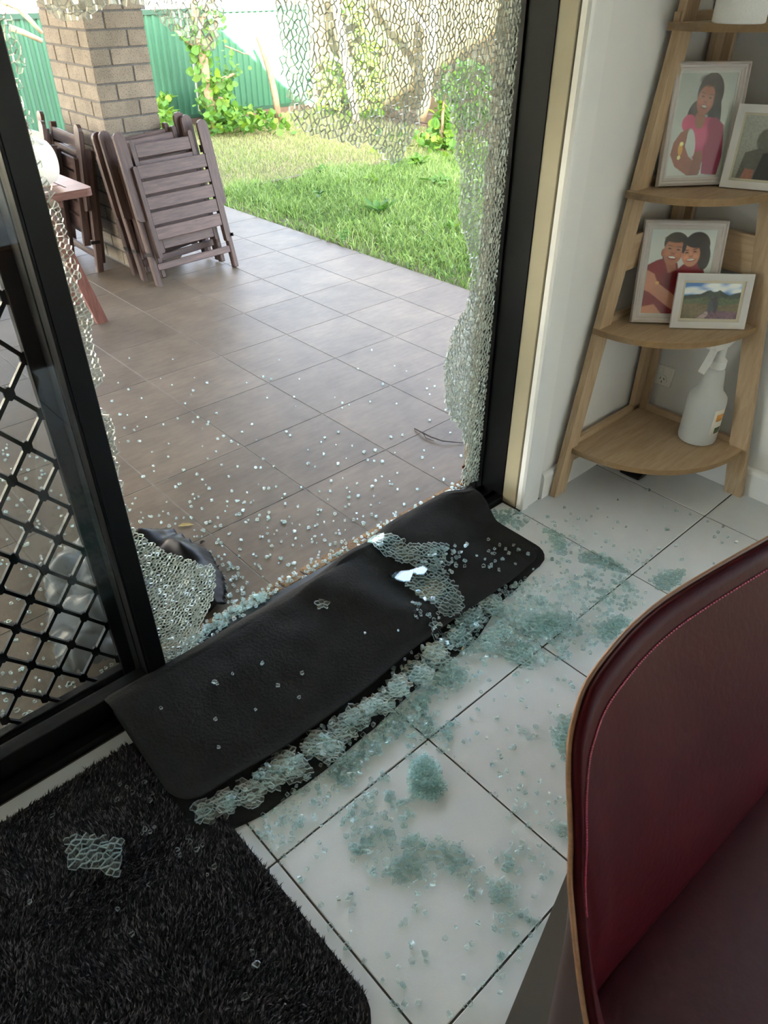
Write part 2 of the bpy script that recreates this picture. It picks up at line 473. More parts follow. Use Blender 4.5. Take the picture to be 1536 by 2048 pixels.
q = MB(); q.box(X_L - 0.2, X_R + 0.1, Y_B - 0.2, 1.275, -0.12, -0.0025)
floor = struct('floor', q, 'grout_dark', 'pale square tiled floor of the room with dark grout lines', 'floor')
T = 0.4501; GX, GY = 0.3816, 0.7482
full = box_mesh('tile', T - 0.0045, T - 0.0045, 0.0115, 'floor_tile', 0.0014)
for i in range(-7, 5):
    for j in range(-9, 2):
        x0, x1 = max(GX + i * T, X_L), min(GX + (i + 1) * T, X_R)
        y0, y1 = max(GY + j * T, Y_B), min(GY + (j + 1) * T, Y_W if j < 1 else 1.272)
        if x1 - x0 < 0.02 or y1 - y0 < 0.012: continue
        if j == 1 and (x1 > 1.9): continue
        whole = x1 - x0 > T - 0.001 and y1 - y0 > T - 0.001
        me = full if whole else box_mesh('tile', x1 - x0 - 0.0045, y1 - y0 - 0.0045, 0.0115, 'floor_tile', 0.0014)
        link('tile', me, floor, Vector(((x0 + x1) / 2, (y0 + y1) / 2, -0.0115)) - Vector(floor.location))

PZ = -0.025                            # patio level
PT, PX, PY = 0.4008, 1.6906, 3.8405
PEDGE = PX + 4 * PT
q = MB(); q.box(-3.2, PEDGE, 1.40, PY + 7 * PT, -0.16, PZ - 0.0015)
patio = struct('patio_floor', q, 'grout_light', 'covered outdoor patio paved with square brown grey tiles', 'patio')
pfull = box_mesh('tile', PT - 0.004, PT - 0.004, 0.0105, 'patio_tile', 0.0012)
for i in range(-8, 4):
    for j in range(-6, 7):
        y0, y1 = max(PY + j * PT, 1.476), PY + (j + 1) * PT
        if y1 - y0 < 0.03: continue
        me = pfull if y1 - y0 > PT - 0.001 else box_mesh('tile', PT - 0.004, y1 - y0 - 0.004, 0.0105, 'patio_tile', 0.0012)
        link('tile', me, patio, Vector((PX + (i + 0.5) * PT, (y0 + y1) / 2, PZ - 0.0105)) - Vector(patio.location))

# lawn ground, gently uneven
q = MB(); nx, ny = 60, 60
gx = [-30 + 0] + [PEDGE + 0.002 + k * 0.09 for k in range(60)] + [9, 12, 20, 40]
gy = [-12, -6, 0] + [1.5 + k * 0.13 for k in range(66)] + [10.6, 13, 20, 50]
vs = []
for y in gy:
    for x in gx:
        n_ = noise.noise(Vector((x * 0.9, y * 0.9, 3.1))) * 0.025 + noise.noise(Vector((x * 4, y * 4, 1))) * 0.008 if x > PEDGE + 0.1 else 0
        vs.append((x, y, -0.048 + n_ if x > PEDGE else -0.17))
fs = []
W = len(gx)
for a in range(len(gy) - 1):
    for b in range(W - 1): fs.append((a * W + b, a * W + b + 1, (a + 1) * W + b + 1, (a + 1) * W + b))
q.add(vs, fs)
lawn = struct('lawn_ground', q, 'soil', 'bare earth ground of the back garden under the grass', 'ground', True)
def ground_z(x, y):
    return -0.048 + noise.noise(Vector((x * 0.9, y * 0.9, 3.1))) * 0.025 + noise.noise(Vector((x * 4, y * 4, 1))) * 0.008

# walls of the room
XD0, XD1 = -1.55, 1.745                # door opening
q = MB()
q.box(XD1 + 0.008, X_R + 0.24, Y_W, 1.30, -0.1, Z_C); q.box(X_L - 0.2, XD0, Y_W, 1.30, -0.1, Z_C); q.box(XD0, XD1 + 0.008, Y_W, 1.30, 2.12, Z_C)
wf = struct('wall_front', q, 'wall_paint', 'off-white painted wall beside the sliding door', 'wall')
q = MB()
WY0, WY1, WZ0, WZ1 = -3.1, -0.45, 0.10, 2.2   # unseen window added in the right wall to brighten the room
q.box(X_R, X_R + 0.12, WY1, Y_W, -0.1, Z_C); q.box(X_R, X_R + 0.12, Y_B, WY0, -0.1, Z_C)
q.box(X_R, X_R + 0.12, WY0, WY1, -0.1, WZ0); q.box(X_R, X_R + 0.12, WY0, WY1, WZ1, Z_C)
struct('wall_right', q, 'wall_paint', 'off-white painted wall behind the corner shelf', 'wall')
q = MB(); q.box(X_L - 0.15, X_L, Y_B, Y_W, -0.1, Z_C)
struct('wall_left', q, 'wall_paint', 'off-white side wall of the room opposite the corner shelf', 'wall')
q = MB(); q.box(X_L - 0.15, X_R + 0.12, Y_B - 0.15, Y_B, -0.1, Z_C)
struct('wall_back', q, 'wall_paint', 'off-white rear wall of the room behind the viewer', 'wall')
q = MB(); q.box(X_L - 0.15, X_R + 0.12, Y_B - 0.15, 1.30, Z_C, Z_C + 0.12)
struct('ceiling', q, 'ceiling_paint', 'plain white ceiling of the room', 'ceiling')
wn = empty('fill_window_1', (X_R + 0.06, (WY0 + WY1) / 2, WZ0), 'wide unseen window added in the side wall to brighten the room', 'window', kind='structure')
q = MB()
for a, b, c, d in ((WY0, WY1, WZ0, WZ0 + 0.05), (WY0, WY1, WZ1 - 0.05, WZ1), (WY0, WY0 + 0.05, WZ0 + 0.05, WZ1 - 0.05), (WY1 - 0.05, WY1, WZ0 + 0.05, WZ1 - 0.05), (-1.80, -1.75, WZ0 + 0.05, WZ1 - 0.05)):
    q.box(X_R + 0.03, X_R + 0.09, a, b, c, d)
q.build('window_frame', 'black_aluminium', wn)
for a, b in ((WY0 + 0.05, -1.80), (-1.75, WY1 - 0.05)):
    q = MB(); q.box(X_R + 0.057, X_R + 0.063, a, b, WZ0 + 0.05, WZ1 - 0.05); q.build('pane', 'door_glass', wn)

# outer brick skin, its reveal beside the door built brick by brick
q = MB(); q.box(1.775, X_R + 0.24, 1.36, 1.492, -0.17, 2.4); q.box(X_R + 0.12, X_R + 0.24, Y_B - 0.1, WY0, -0.17, 2.4); q.box(X_R + 0.12, X_R + 0.24, WY1, 1.36, -0.17, 2.4)
q.box(X_R + 0.12, X_R + 0.24, WY0, WY1, -0.17, WZ0); q.box(X_R + 0.12, X_R + 0.24, WY0, WY1, WZ1, 2.4)
q.box(X_L - 0.4, XD0 - 0.03, 1.36, 1.492, -0.17, 2.4); q.box(XD0 - 0.03, 1.775, 1.36, 1.492, 2.14, 2.4)
wo_ = struct('wall_outer', q, 'mortar', 'outer brick skin of the house beside the door opening', 'wall')
bj = box_mesh('brick', 0.23, 0.108, 0.076, 'brick', 0.003); bj2 = box_mesh('brick', 0.11, 0.108, 0.076, 'brick', 0.003)
for k in range(27):
    z = -0.022 + k * 0.086; odd = k % 2; x = 1.768
    for c in range(4):
        wdt = 0.11 if (c == 0 and odd) else 0.23
        if x + wdt > X_R + 0.25: break
        link('brick', bj2 if wdt < 0.2 else bj, wo_, Vector((x + wdt / 2, 1.444, z)) - Vector(wo_.location)); x += wdt + 0.01

# skirting and architrave
def skirt(pts):                        # profile (depth from wall, height)
    return pts
SK = [(0, 0), (0.016, 0), (0.016, 0.085), (0.012, 0.098), (0.006, 0.104), (0, 0.106)]
q = MB(); q.prism([(Y_W - a, b) for a, b in SK], 'x', 1.845, X_R)
struct('baseboard_front', q, 'gloss_white', 'white skirting board along the wall beside the sliding door', 'skirting')
q = MB(); q.prism([(X_R - a, b) for a, b in SK], 'y', Y_B, Y_W - 0.016)
struct('baseboard_right', q, 'gloss_white', 'white skirting board along the wall behind the corner shelf', 'skirting')
q = MB()
q.prism([(1.7385, Y_W + 0.012), (1.7385, Y_W - 0.004), (1.742, Y_W - 0.013), (1.752, Y_W - 0.016), (1.768, Y_W - 0.016), (1.775, Y_W - 0.011), (1.835, Y_W - 0.009), (1.842, Y_W), (1.842, Y_W + 0.012)], 'z', 0, 2.18)
q.box(XD0 - 0.1, 1.842, Y_W - 0.012, Y_W + 0.004, 2.12, 2.2)
struct('trim_1', q, 'gloss_white', 'white moulded architrave standing beside the sliding door', 'trim')
q = MB(); q.bbox(1.7365, 1.760, 1.222, 1.288, 0, 2.13, 0.002); q.box(XD0 - 0.02, 1.76, 1.222, 1.288, 2.10, 2.13)
struct('trim_2', q, 'cream_timber', 'cream timber jamb lining between black door frame and white architrave', 'trim')

# the door frame (black aluminium), with its sill track
fr = empty('door_1', (0.5, 1.34, 0), 'black aluminium sliding door with one pane shattered, crazed remnants hanging in it', 'sliding door', kind='structure')
q = MB()
q.bbox(1.7335, 1.7460, 1.278, 1.425, -0.02, 2.13, 0.002); q.box(1.7295, 1.735, 1.399, 1.424, 0.0, 2.1); q.box(1.7275, 1.735, 1.372, 1.384, 0.02, 2.1)
q.build('frame_jamb', 'black_aluminium', fr)
q = MB(); q.bbox(XD0, XD0 + 0.045, 1.278, 1.425, -0.02, 2.13, 0.002); q.build('frame_jamb', 'black_aluminium', fr)
q = MB(); q.bbox(XD0, 1.7455, 1.278, 1.425, 2.09, 2.13, 0.002); q.build('frame_head', 'black_aluminium', fr)
q = MB(); q.prism([(1.276, -0.02), (1.276, 0.022), (1.300, 0.024), (1.302, 0.012), (1.318, 0.012), (1.319, 0.026), (1.323, 0.026), (1.324, 0.010), (1.366, 0.010), (1.367, 0.024), (1.371, 0.024), (1.372, 0.006), (1.424, 0.0), (1.424, -0.02)], 'x', XD0, 1.7455)
q.build('sill_track', 'black_aluminium', fr)
YG = 1.388                             # plane of the shattered pane
# shattered leaf: stile beside the intact leaf, right stile on the jamb
# intact leaf on the left
YI = 1.332
SX0, SX1 = 0.402, 0.452
q = MB(); q.bbox(SX0, SX1, 1.312, 1.352, 0.028, 2.09, 0.002); q.box(SX1 - 0.001, SX1 + 0.0015, 1.350, 1.402, 0.028, 2.09); q.box(SX0 + 0.006, SX1 - 0.02, 1.309, 1.313, 0.028, 2.09)
q.build('stile', 'black_aluminium', fr)
q = MB(); q.bbox(SX0, SX1, 1.358, 1.402, 0.028, 2.09, 0.002); q.build('stile', 'black_aluminium', fr)
q = MB(); q.bbox(XD0 + 0.05, SX0, 1.312, 1.352, 0.028, 0.088, 0.002); q.build('bottom_rail', 'black_aluminium', fr)
q = MB(); q.bbox(XD0 + 0.05, SX0, 1.312, 1.352, 2.03, 2.09, 0.002); q.build('top_rail', 'black_aluminium', fr)
q = MB(); q.box(XD0 + 0.05, SX0, 1.330, 1.335, 0.088, 2.03); q.build('pane', 'door_glass', fr)

# diamond grille screen behind the intact leaf
YS = 1.437
sd = empty('door_2', (-0.1, YS, 0), 'black screen door with diamond grille and fly mesh behind the intact leaf', 'screen door', kind='structure')
q = MB(); q.bbox(0.378, 0.445, YS - 0.012, YS + 0.012, 0.0, 2.05, 0.002); q.build('stile', 'black_aluminium', sd)
q = MB(); q.bbox(-0.62, -0.555, YS - 0.012, YS + 0.012, 0.0, 2.05, 0.002); q.build('stile', 'black_aluminium', sd)
q = MB(); q.bbox(-0.555, 0.378, YS - 0.012, YS + 0.012, 0.0, 0.035, 0.002); q.build('bottom_rail', 'black_aluminium', sd)
q = MB(); q.bbox(-0.555, 0.378, YS - 0.012, YS + 0.012, 1.98, 2.05, 0.002); q.build('top_rail', 'black_aluminium', sd)
q = MB()
CW, CH = 0.0485, 0.120                 # half width and full height of one diamond
nodes = []
for c in range(-19, 2):
    for k in range(-1, 18):
        x = 0.330 + c * CW; z = 0.487 + (k - 4) * CH + (CH / 2 if c % 2 else 0)
        if not (0.02 < z < 2.0 and x < 0.385): continue
        hw, hh = 0.0105, 0.015
        q.prism([(x - hw, z - hh * .6), (x, z - hh), (x + hw, z - hh * .6), (x + hw, z + hh * .6), (x, z + hh), (x - hw, z + hh * .6)], 'y', YS - 0.004, YS + 0.004)
        for s in (-1, 1):
            x2 = x + CW; z2 = z + s * CH / 2
            if x2 > 0.40 or z2 < 0.0 or z2 > 2.02: continue
            d = Vector((CW, s * CH / 2)).normalized(); n2 = Vector((-d.y, d.x)) * 0.0042
            a = Vector((x, z)) + d * 0.008; b = Vector((x2, z2)) - d * 0.008
            q.prism([tuple(a - n2), tuple(b - n2), tuple(b + n2), tuple(a + n2)], 'y', YS - 0.0045, YS + 0.0045)
q.build('diamond_grille', 'black_aluminium', sd)
q = MB(); q.box(-0.555, 0.378, YS + 0.0085, YS + 0.0095, 0.035, 1.98); q.build('fly_mesh', 'fly_mesh', sd)

# brick sill outside the track
q = MB(); q.prism([(1.424, -0.15), (1.424, -0.008), (1.474, -0.0195), (1.474, -0.15)], 'x', XD0, 1.765)
sill = struct('sill', q, 'mortar', 'weathered brown brick door sill between track and patio', 'sill')
bq = MB(); bq.bbox(-0.038, 0.038, -0.026, 0.026, 0, 0.03, 0.003); bme = bq.mesh('brick', 'sill_brick')
for k in range(38):
    x = 1.722 - k * 0.0862
    if x < XD0 + 0.05: break
    link('brick', bme, sill, Vector((x, 1.451, -0.0385 + rnd.uniform(-.001, .001))) - Vector(sill.location), (math.radians(-10), 0, rnd.uniform(-.01, .01)))

# roofs: the house with its ridge, and the flat patio roof the pillar carries
q = MB()
q.prism([(2.1, 2.45), (-2.2, 5.0), (-6.4, 2.45), (-6.4, 2.55), (-2.2, 5.1), (2.1, 2.55)], 'x', -12, 3.1)
struct('roof_1', q, 'roof_metal', 'pitched roof of the house over the room', 'roof')
q = MB(); q.box(-6, 3.72, 1.50, 6.95, 2.37, 2.47)
struct('roof_2', q, 'soffit', 'flat roof over the patio carried by the brick pillar', 'roof')

# brick pillar
PLX, PLY, PLW, PLD = 1.986, 4.53, 0.35, 0.59
q = MB(); q.box(PLX + 0.006, PLX + PLW - 0.006, PLY + 0.006, PLY + PLD - 0.006, -0.1, 2.37)
pil = struct('brick_pillar', q, 'mortar', 'square pillar of sand coloured bricks standing on the patio', 'pillar')
b_x = box_mesh('brick', 0.23, 0.11, 0.076, 'brick', 0.003); b_y = box_mesh('brick', 0.11, 0.23, 0.076, 'brick', 0.003); b_h = box_mesh('brick', 0.11, 0.11, 0.076, 'brick', 0.003)
H0 = 0.773 - 9 * 0.0847
for k in range(28):
    z = -0.012 + k * 0.0847
    if k % 2 == 0: L = [(b_x, 0, 0, .23, .11), (b_y, 0, .12, .11, .23), (b_y, 0, .36, .11, .23), (b_y, .24, 0, .11, .23), (b_y, .24, .24, .11, .23), (b_x, .12, .48, .23, .11)]
    else: L = [(b_y, 0, 0, .11, .23), (b_x, .12, 0, .23, .11), (b_y, 0, .24, .11, .23), (b_x, 0, .48, .23, .11), (b_y, .24, .12, .11, .23), (b_y, .24, .36, .11, .23)]
    for me, ox, oy, wx, wy in L:
        link('brick', me, pil, Vector((PLX + ox + wx / 2, PLY + oy + wy / 2, z)) - Vector(pil.location))

# ================================================================== FENCES AND THE HOUSE BEHIND
FY, FX, FT = 9.3, 7.2, 1.165
def corrugated(x0, x1, z0, z1, y, axis='x', pitch=0.088, dep=0.022, thick=0.004):
    prof = []; x = x0
    while x < x1 - 1e-4:
        for t_, d_ in ((0, 0), (0.30, 0), (0.42, dep), (0.72, dep), (0.84, 0)):
            xx = x + t_ * pitch
            if xx <= x1: prof.append((xx, y - d_))
        x += pitch
    prof.append((x1, y))
    P = prof + [(a, b + thick) for a, b in reversed(prof)]
    if axis == 'y': P = [(b, a) for a, b in P]
    q = MB(); n = len(prof); m2 = len(P)
    vs = [(a, b, z0) for a, b in P] + [(a, b, z1) for a, b in P]
    fs = [(i, (i + 1) % m2, m2 + (i + 1) % m2, m2 + i) for i in range(m2)]
    for i in range(n - 1):
        fs.append((m2 + i, m2 + i + 1, m2 + m2 - 2 - i, m2 + m2 - 1 - i)); fs.append((i, m2 - 1 - i, m2 - 2 - i, i + 1))
    q.add(vs, fs)
    return q
fe = empty('metal_fence', (4.5, FY, -0.05), 'green corrugated metal fence along the back of the garden', 'fence')
bays = [(0.55, 2.95), (2.99, 5.36), (5.41, 7.16)]
for a, b in bays:
    corrugated(a + 0.015, b - 0.015, 0.06, FT - 0.03, FY).build('fence_panel', 'fence_green', fe)
    q = MB(); q.box(a, b, FY - 0.032, FY + 0.02, FT - 0.05, FT); q.build('top_rail', 'fence_green_dark', fe)
    q = MB(); q.box(a, b, FY - 0.032, FY + 0.02, 0.03, 0.07); q.build('bottom_rail', 'fence_green_dark', fe)
    q = MB(); q.bbox(a, b, FY - 0.03, FY + 0.03, -0.12, 0.03, 0.004); q.build('plinth', 'plinth', fe)
for x in (0.53, 2.97, 5.385):
    q = MB(); q.box(x - 0.03, x + 0.03, FY - 0.04, FY + 0.03, -0.1, FT + 0.005); q.build('post', 'fence_green_dark', fe)
fr2 = empty('side_fence', (FX, 6, -0.05), 'tall tan side fence on dark sleepers, sunlit in its upper part', 'fence')
for k in range(5):
    a = FY - 0.05 - (k + 1) * 1.8; b = a + 1.8
    q = MB(); q.box(FX, FX + 0.03, a + 0.02, b - 0.02, 0.13, 1.85); q.build('fence_panel', 'fence_tan', fr2)
    q = MB(); q.box(FX - 0.02, FX + 0.04, a - 0.02, a + 0.02, -0.1, 1.87); q.build('post', 'tan_post', fr2)
    for h in (0, 1):
        q = MB(); q.bbox(FX - 0.045, FX + 0.03, a + 0.025, b - 0.025, -0.1 + h * 0.115, 0.01 + h * 0.115, 0.006); q.build('sleeper', 'plinth', fr2)
nh = empty('neighbour_house', (3, 15.5, -0.1), 'pale house standing beyond the green fence', 'house')
q = MB(); q.box(-9, 11, 15.5, 15.8, -0.1, 2.5); q.build('wall', 'house_white', nh)
q = MB(); q.prism([(14.9, 2.45), (14.9, 2.55), (19, 4.4), (19, 4.3)], 'x', -9.5, 11.5); q.build('roof', 'house_roof', nh)
for x in (1.0, 6.5):
    q = MB(); q.box(x, x + 1.6, 15.44, 15.5, 0.8, 2.0); wd = q.build('window', 'gloss_white', nh)
    q = MB(); q.box(x + .08, x + 1.52, 15.42, 15.44, 0.88, 1.92); q.build('pane', 'black_aluminium', wd)

# ================================================================== INDOOR THINGS
# ---- black rubber-backed door mat, folded over on itself across the sill
def lerp_tab(tab, x):
    if x <= tab[0][0]: return tab[0][1]
    for (a, u), (b, v) in zip(tab, tab[1:]):
        if x <= b:
            t = (x - a) / (b - a); t = t * t * (3 - 2 * t); return u + (v - u) * t
    return tab[-1][1]
LOWF = [(0.28, .865), (0.35, .852), (0.52, .849), (0.68, .858), (0.95, .88), (1.14, .886), (1.43, .945), (1.62, .965)]
TOPF = [(0.28, .965), (0.54, .947), (0.75, .948), (1.04, .966), (1.20, .969), (1.38, .966), (1.62, .985)]
MATX0, MATX1 = 0.283, 1.622
def sm(a, b, x):
    t = min(1, max(0, (x - a) / (b - a))); return t * t * (3 - 2 * t)
def mat_profile(x):
    """closed run of (y, z) from the lower front lip, round the fold, to the upper front lip"""
    lf, tf = lerp_tab(LOWF, x), lerp_tab(TOPF, x)
    r = sm(1.38, 1.56, x)                              # towards the far end the flap lies flat behind a steep drop
    h = lerp_tab([(0.28, .105), (0.6, .098), (0.9, .100), (1.05, .112), (1.2, .096), (1.3, .108), (1.5, .112), (1.62, .100)], x)
    yr = lerp_tab([(0.28, 1.272), (0.9, 1.278), (1.14, 1.300), (1.28, 1.322), (1.5, 1.318), (1.62, 1.285)], x)
    dent = math.exp(-((x - 1.14) / 0.09) ** 2)
    soft = [(lf, .003), (lf + .10, .003), (1.10, .004), (1.20, .006), (1.262, .022), (yr + .052, .038), (yr + .058, .066), (yr + .034, h - .010),
            (yr, h), (yr - .05, h - .007 - .012 * dent), (1.17, .083 - .030 * dent), (1.10, .064 - .020 * dent), (1.03, .046), (tf + .03, .032), (tf, .030)]
    flat = [(lf, .003), (lf + .10, .003), (1.10, .004), (1.20, .006), (1.262, .022), (yr + .052, .038), (yr + .058, .066), (yr + .034, h - .010),
            (yr, h), (yr - .036, h - .020), (1.222, .050), (1.185, .022), (1.12, .013), (tf + .03, .012), (tf, .012)]
    return [(a[0] * (1 - r) + b[0] * r, a[1] * (1 - r) + b[1] * r) for a, b in zip(soft, flat)]
def catmull(P, n):
    out = []
    for i in range(len(P) - 1):
        p0, p1, p2, p3 = P[max(i - 1, 0)], P[i], P[i + 1], P[min(i + 2, len(P) - 1)]
        for k in range(n):
            t = k / n
            out.append(tuple(0.5 * (2 * p1[c] + (p2[c] - p0[c]) * t + (2 * p0[c] - 5 * p1[c] + 4 * p2[c] - p3[c]) * t * t + (3 * p1[c] - p0[c] - 3 * p2[c] + p3[c]) * t ** 3) for c in (0, 1)))
    out.append(P[-1]); return out
NU, NV = 150, 7
rows = []
for iu in range(NU + 1):
    u = iu / NU
    x = MATX0 + (MATX1 - MATX0) * u
    rows.append(catmull(mat_profile(x), NV))
nv = len(rows[0])
vs = []
RC = 0.075
# arc length along each run gives the distance to the lips, for the rounded corners
for iu in range(NU + 1):
    run = rows[iu]; S = [0]
    for a, b in zip(run, run[1:]): S.append(S[-1] + math.dist(a, b))
    tot = S[-1]; u = iu / NU
    for k, (y, z) in enumerate(run):
        d = min(S[k], tot - S[k])
        ins = RC - math.sqrt(max(0, RC * RC - (RC - d) ** 2)) if d < RC else 0
        xa, xb = MATX0 + ins, MATX1 + ins * -1
        if k < nv * 0.5: xb -= 0.0; xa += 0.012        # lower layer peeps out a little further at the far end
        else: xb -= 0.018
        x = xa + (xb - xa) * u
        top = k > nv * 0.55
        amp = sm(0, 0.25, min(S[k], tot - S[k]) / tot * 2)
        wz = 0
        if top:
            wz = 0.007 * amp * noise.noise(Vector((x * 5.5 + y * 3, y * 7 - x * 3, 0.7))) + 0.0035 * amp * noise.noise(Vector((x * 16, y * 14, 2.0)))
            dd = (x - 0.98) * 0.8 + (y - 1.18) * 0.55
            wz += 0.016 * amp * math.exp(-(dd / 0.05) ** 2) * sm(0.98, 1.1, y) - 0.014 * amp * math.exp(-((dd - 0.13) / 0.06) ** 2) * sm(1.0, 1.15, y)
        vs.append((x, y, z + wz))
q = MB(); fs = []
for iu in range(NU):
    for k in range(nv - 1): fs.append((iu * nv + k, iu * nv + k + 1, (iu + 1) * nv + k + 1, (iu + 1) * nv + k))
q.add(vs, fs)
dm = q.build('door_mat', 'mat_rubber', None, True)
tag(dm, 'long charcoal rubber door mat folded over across the door sill', 'door mat')
md = dm.modifiers.new('thick', 'SOLIDIFY'); md.thickness = 0.0045; md.offset = 0.0
def mat_top(x, y):
    """height of the mat at a floor point, or None beside it"""
    if not (MATX0 < x < MATX1 - .02): return None
    run = catmull(mat_profile(x), 4)
    best = None
    for (a, za), (b, zb) in zip(run, run[1:]):
        if (a - y) * (b - y) <= 0 and a != b:
            z = za + (zb - za) * (y - a) / (b - a)
            best = z if best is None else max(best, z)
    return None if best is None else best + 0.003
def surf(x, y):
    m_ = mat_top(x, y)
    if m_ is not None: return m_ + 0.001
    if y > 1.476: return PZ
    if y > 1.424: return -0.008
    if y > 1.276: return 0.02
    return 0.0

# ---- shag rug
RX0, RX1, RY0, RY1, RR = -0.75, 0.352, 0.372, 1.222, 0.075
def rug_in(x, y, m_=0.0):
    x0, x1, y0, y1 = RX0 + m_, RX1 - m_, RY0 + m_, RY1 - m_
    if not (x0 < x < x1 and y0 < y < y1): return False
    for cx, cy, sx, sy in ((x1 - RR, y0 + RR, 1, -1), (x1 - RR, y1 - RR, 1, 1)):
        if (x - cx) * sx > 0 and (y - cy) * sy > 0 and (x - cx) ** 2 + (y - cy) ** 2 > RR * RR: return False
    return True
rg = empty('shag_rug', ((RX0 + RX1) / 2, (RY0 + RY1) / 2, 0), 'black shaggy rug with rounded corner on the tiles by the screen door', 'rug')
def rug_outline(m_):
    P = [(RX0 + m_, RY0 + m_)]
    for k in range(7):
        a = -math.pi / 2 + k * math.pi / 12; P.append((RX1 - m_ - RR + RR * math.cos(a), RY0 + m_ + RR + RR * math.sin(a)))
    for k in range(7):
        a = k * math.pi / 12; P.append((RX1 - m_ - RR + RR * math.cos(a), RY1 - m_ - RR + RR * math.sin(a)))
    P.append((RX0 + m_, RY1 - m_)); return P
q = MB(); q.prism(rug_outline(0.0), 'z', 0, 0.006); q.build('backing', 'rug_back', rg)
nb = 95000
rs = np.random.RandomState(3)
bx = rs.uniform(-0.30, RX1, nb); by = rs.uniform(RY0, RY1, nb)
keep = np.array([rug_in(a, b, 0.004) and not (mat_top(a, b) is not None and b > .90) for a, b in zip(bx, by)])
bx, by = bx[keep], by[keep]; nb = len(bx)
lay = np.array([noise.noise(Vector((a * 7, b * 7, 0))) for a, b in zip(bx, by)]) * 2.2 + rs.normal(0, .55, nb) + 0.6
tilt = np.abs(rs.normal(0.55, .22, nb)); L = rs.uniform(.012, .021, nb); wd = rs.uniform(.0010, .0021, nb)
dx, dy = np.cos(lay), np.sin(lay)
tw = rs.uniform(0, np.pi, nb); px_, py_ = np.cos(tw) * wd, np.sin(tw) * wd
z0 = np.full(nb, .004)
mx_, my_, mz_ = bx + dx * L * .35 * np.sin(tilt), by + dy * L * .35 * np.sin(tilt), z0 + L * .5
tx_, ty_, tz_ = bx + dx * L * np.sin(tilt), by + dy * L * np.sin(tilt), z0 + L * np.cos(tilt)
V = np.stack([np.stack([bx - px_, by - py_, z0], 1), np.stack([bx + px_, by + py_, z0], 1), np.stack([mx_ + px_, my_ + py_, mz_], 1), np.stack([mx_ - px_, my_ - py_, mz_], 1), np.stack([tx_, ty_, tz_], 1)], 1).reshape(-1, 3)
shade = rs.uniform(0.010, 0.040, nb) * np.where(rs.rand(nb) < .30, 5.2, 1)
colr = np.stack([shade * 1.04, shade * .95, shade * 1.06, np.ones(nb)], 1)
q = MB(); q.v = [tuple(a) for a in V]
for k in range(nb):
    b = 5 * k; q.f.append((b, b + 1, b + 2, b + 3)); q.f.append((b + 3, b + 2, b + 4))
q.mi = [0] * len(q.f)
o = q.build('pile', 'rug_pile', rg, cols=np.repeat(colr, 5, 0)); o['kind'] = 'stuff'

# ---- corner ladder shelf
sh = empty('corner_shelf', (2.36, 1.13, 0), 'light oak corner ladder shelf with quarter-round tiers against the wall', 'shelf')
ZT = 1.50
def slanted(p0, p1, wdir, w0, t0, t1, axis):
    pass
q = MB()                                # left leg, flat against the door wall
def leg_x(z): return 1.886 + 0.1635 * z
q.add([(leg_x(0), 1.163, 0), (leg_x(0) + .064, 1.163, 0), (leg_x(0) + .064, 1.186, 0), (leg_x(0), 1.186, 0), (leg_x(ZT), 1.163, ZT), (leg_x(ZT) + .064, 1.163, ZT), (leg_x(ZT) + .064, 1.186, ZT), (leg_x(ZT), 1.186, ZT)],
      [(0, 3, 2, 1), (4, 5, 6, 7), (0, 1, 5, 4), (1, 2, 6, 5), (2, 3, 7, 6), (3, 0, 4, 7)])
q.build('leg', 'oak_up', sh)
def leg_y(z): return 0.716 + 0.172 * z
q = MB()
q.add([(2.372, leg_y(0), 0), (2.396, leg_y(0), 0), (2.396, leg_y(0) + .062, 0), (2.372, leg_y(0) + .062, 0), (2.372, leg_y(ZT), ZT), (2.396, leg_y(ZT), ZT), (2.396, leg_y(ZT) + .062, ZT), (2.372, leg_y(ZT) + .062, ZT)],
      [(0, 3, 2, 1), (4, 5, 6, 7), (0, 1, 5, 4), (1, 2, 6, 5), (2, 3, 7, 6), (3, 0, 4, 7)])
q.build('leg', 'oak_up', sh)
q = MB(); q.bbox(2.335, 2.400, 1.170, 1.190, 0, ZT, 0.001); q.build('back_post', 'oak_up', sh)
q = MB(); q.bbox(2.380, 2.400, 1.145, 1.170, 0, ZT, 0.001); q.build('back_post', 'oak_up', sh)
SX, SY = 2.398, 1.184
tiers = [(0.180, .452, .425), (0.600, .420, .345), (1.000, .372, .300), (1.402, .318, .250)]
for zt, rx, ry in tiers:
    P = [(SX, SY)]
    for k in range(29):
        a = math.pi + k * math.pi / 2 / 28; c_, s_ = abs(math.cos(a)), abs(math.sin(a)); e = 2 / 2.35
        P.append((SX - rx * c_ ** e, SY - ry * s_ ** e))
    q = MB(); q.prism(P, 'z', zt - .018, zt); tier = q.build('tier', 'oak', sh)
    q = MB()                            # applied edge band round the front
    for a, b in zip(P[1:-1], P[2:]):
        d = Vector((b[0] - a[0], b[1] - a[1])); n_ = Vector((d.y, -d.x)).normalized() * -0.0012
        q.prism([(a[0] + n_.x, a[1] + n_.y), (b[0] + n_.x, b[1] + n_.y), b, a][::-1], 'z', zt - .0185, zt + .0005)
    q.build('edge_band', 'oak_edge', tier)
    q = MB(); q.bbox(SX - rx + .03, SX - .02, SY - .014, SY + .004, zt, zt + .022, .001); q.build('back_lip', 'oak', sh)
    q = MB(); q.bbox(SX - .016, SX + .001, SY - ry + .03, SY - .02, zt, zt + .022, .001); q.build('back_lip', 'oak_y', sh)
q = MB(); q.bbox(2.06, 2.34, 1.166, 1.186, .762, .868, .001); q.build('rail', 'oak', sh)
q = MB(); q.bbox(2.374, 2.394, .90, 1.11, .745, .862, .001); q.build('rail', 'oak_y', sh)
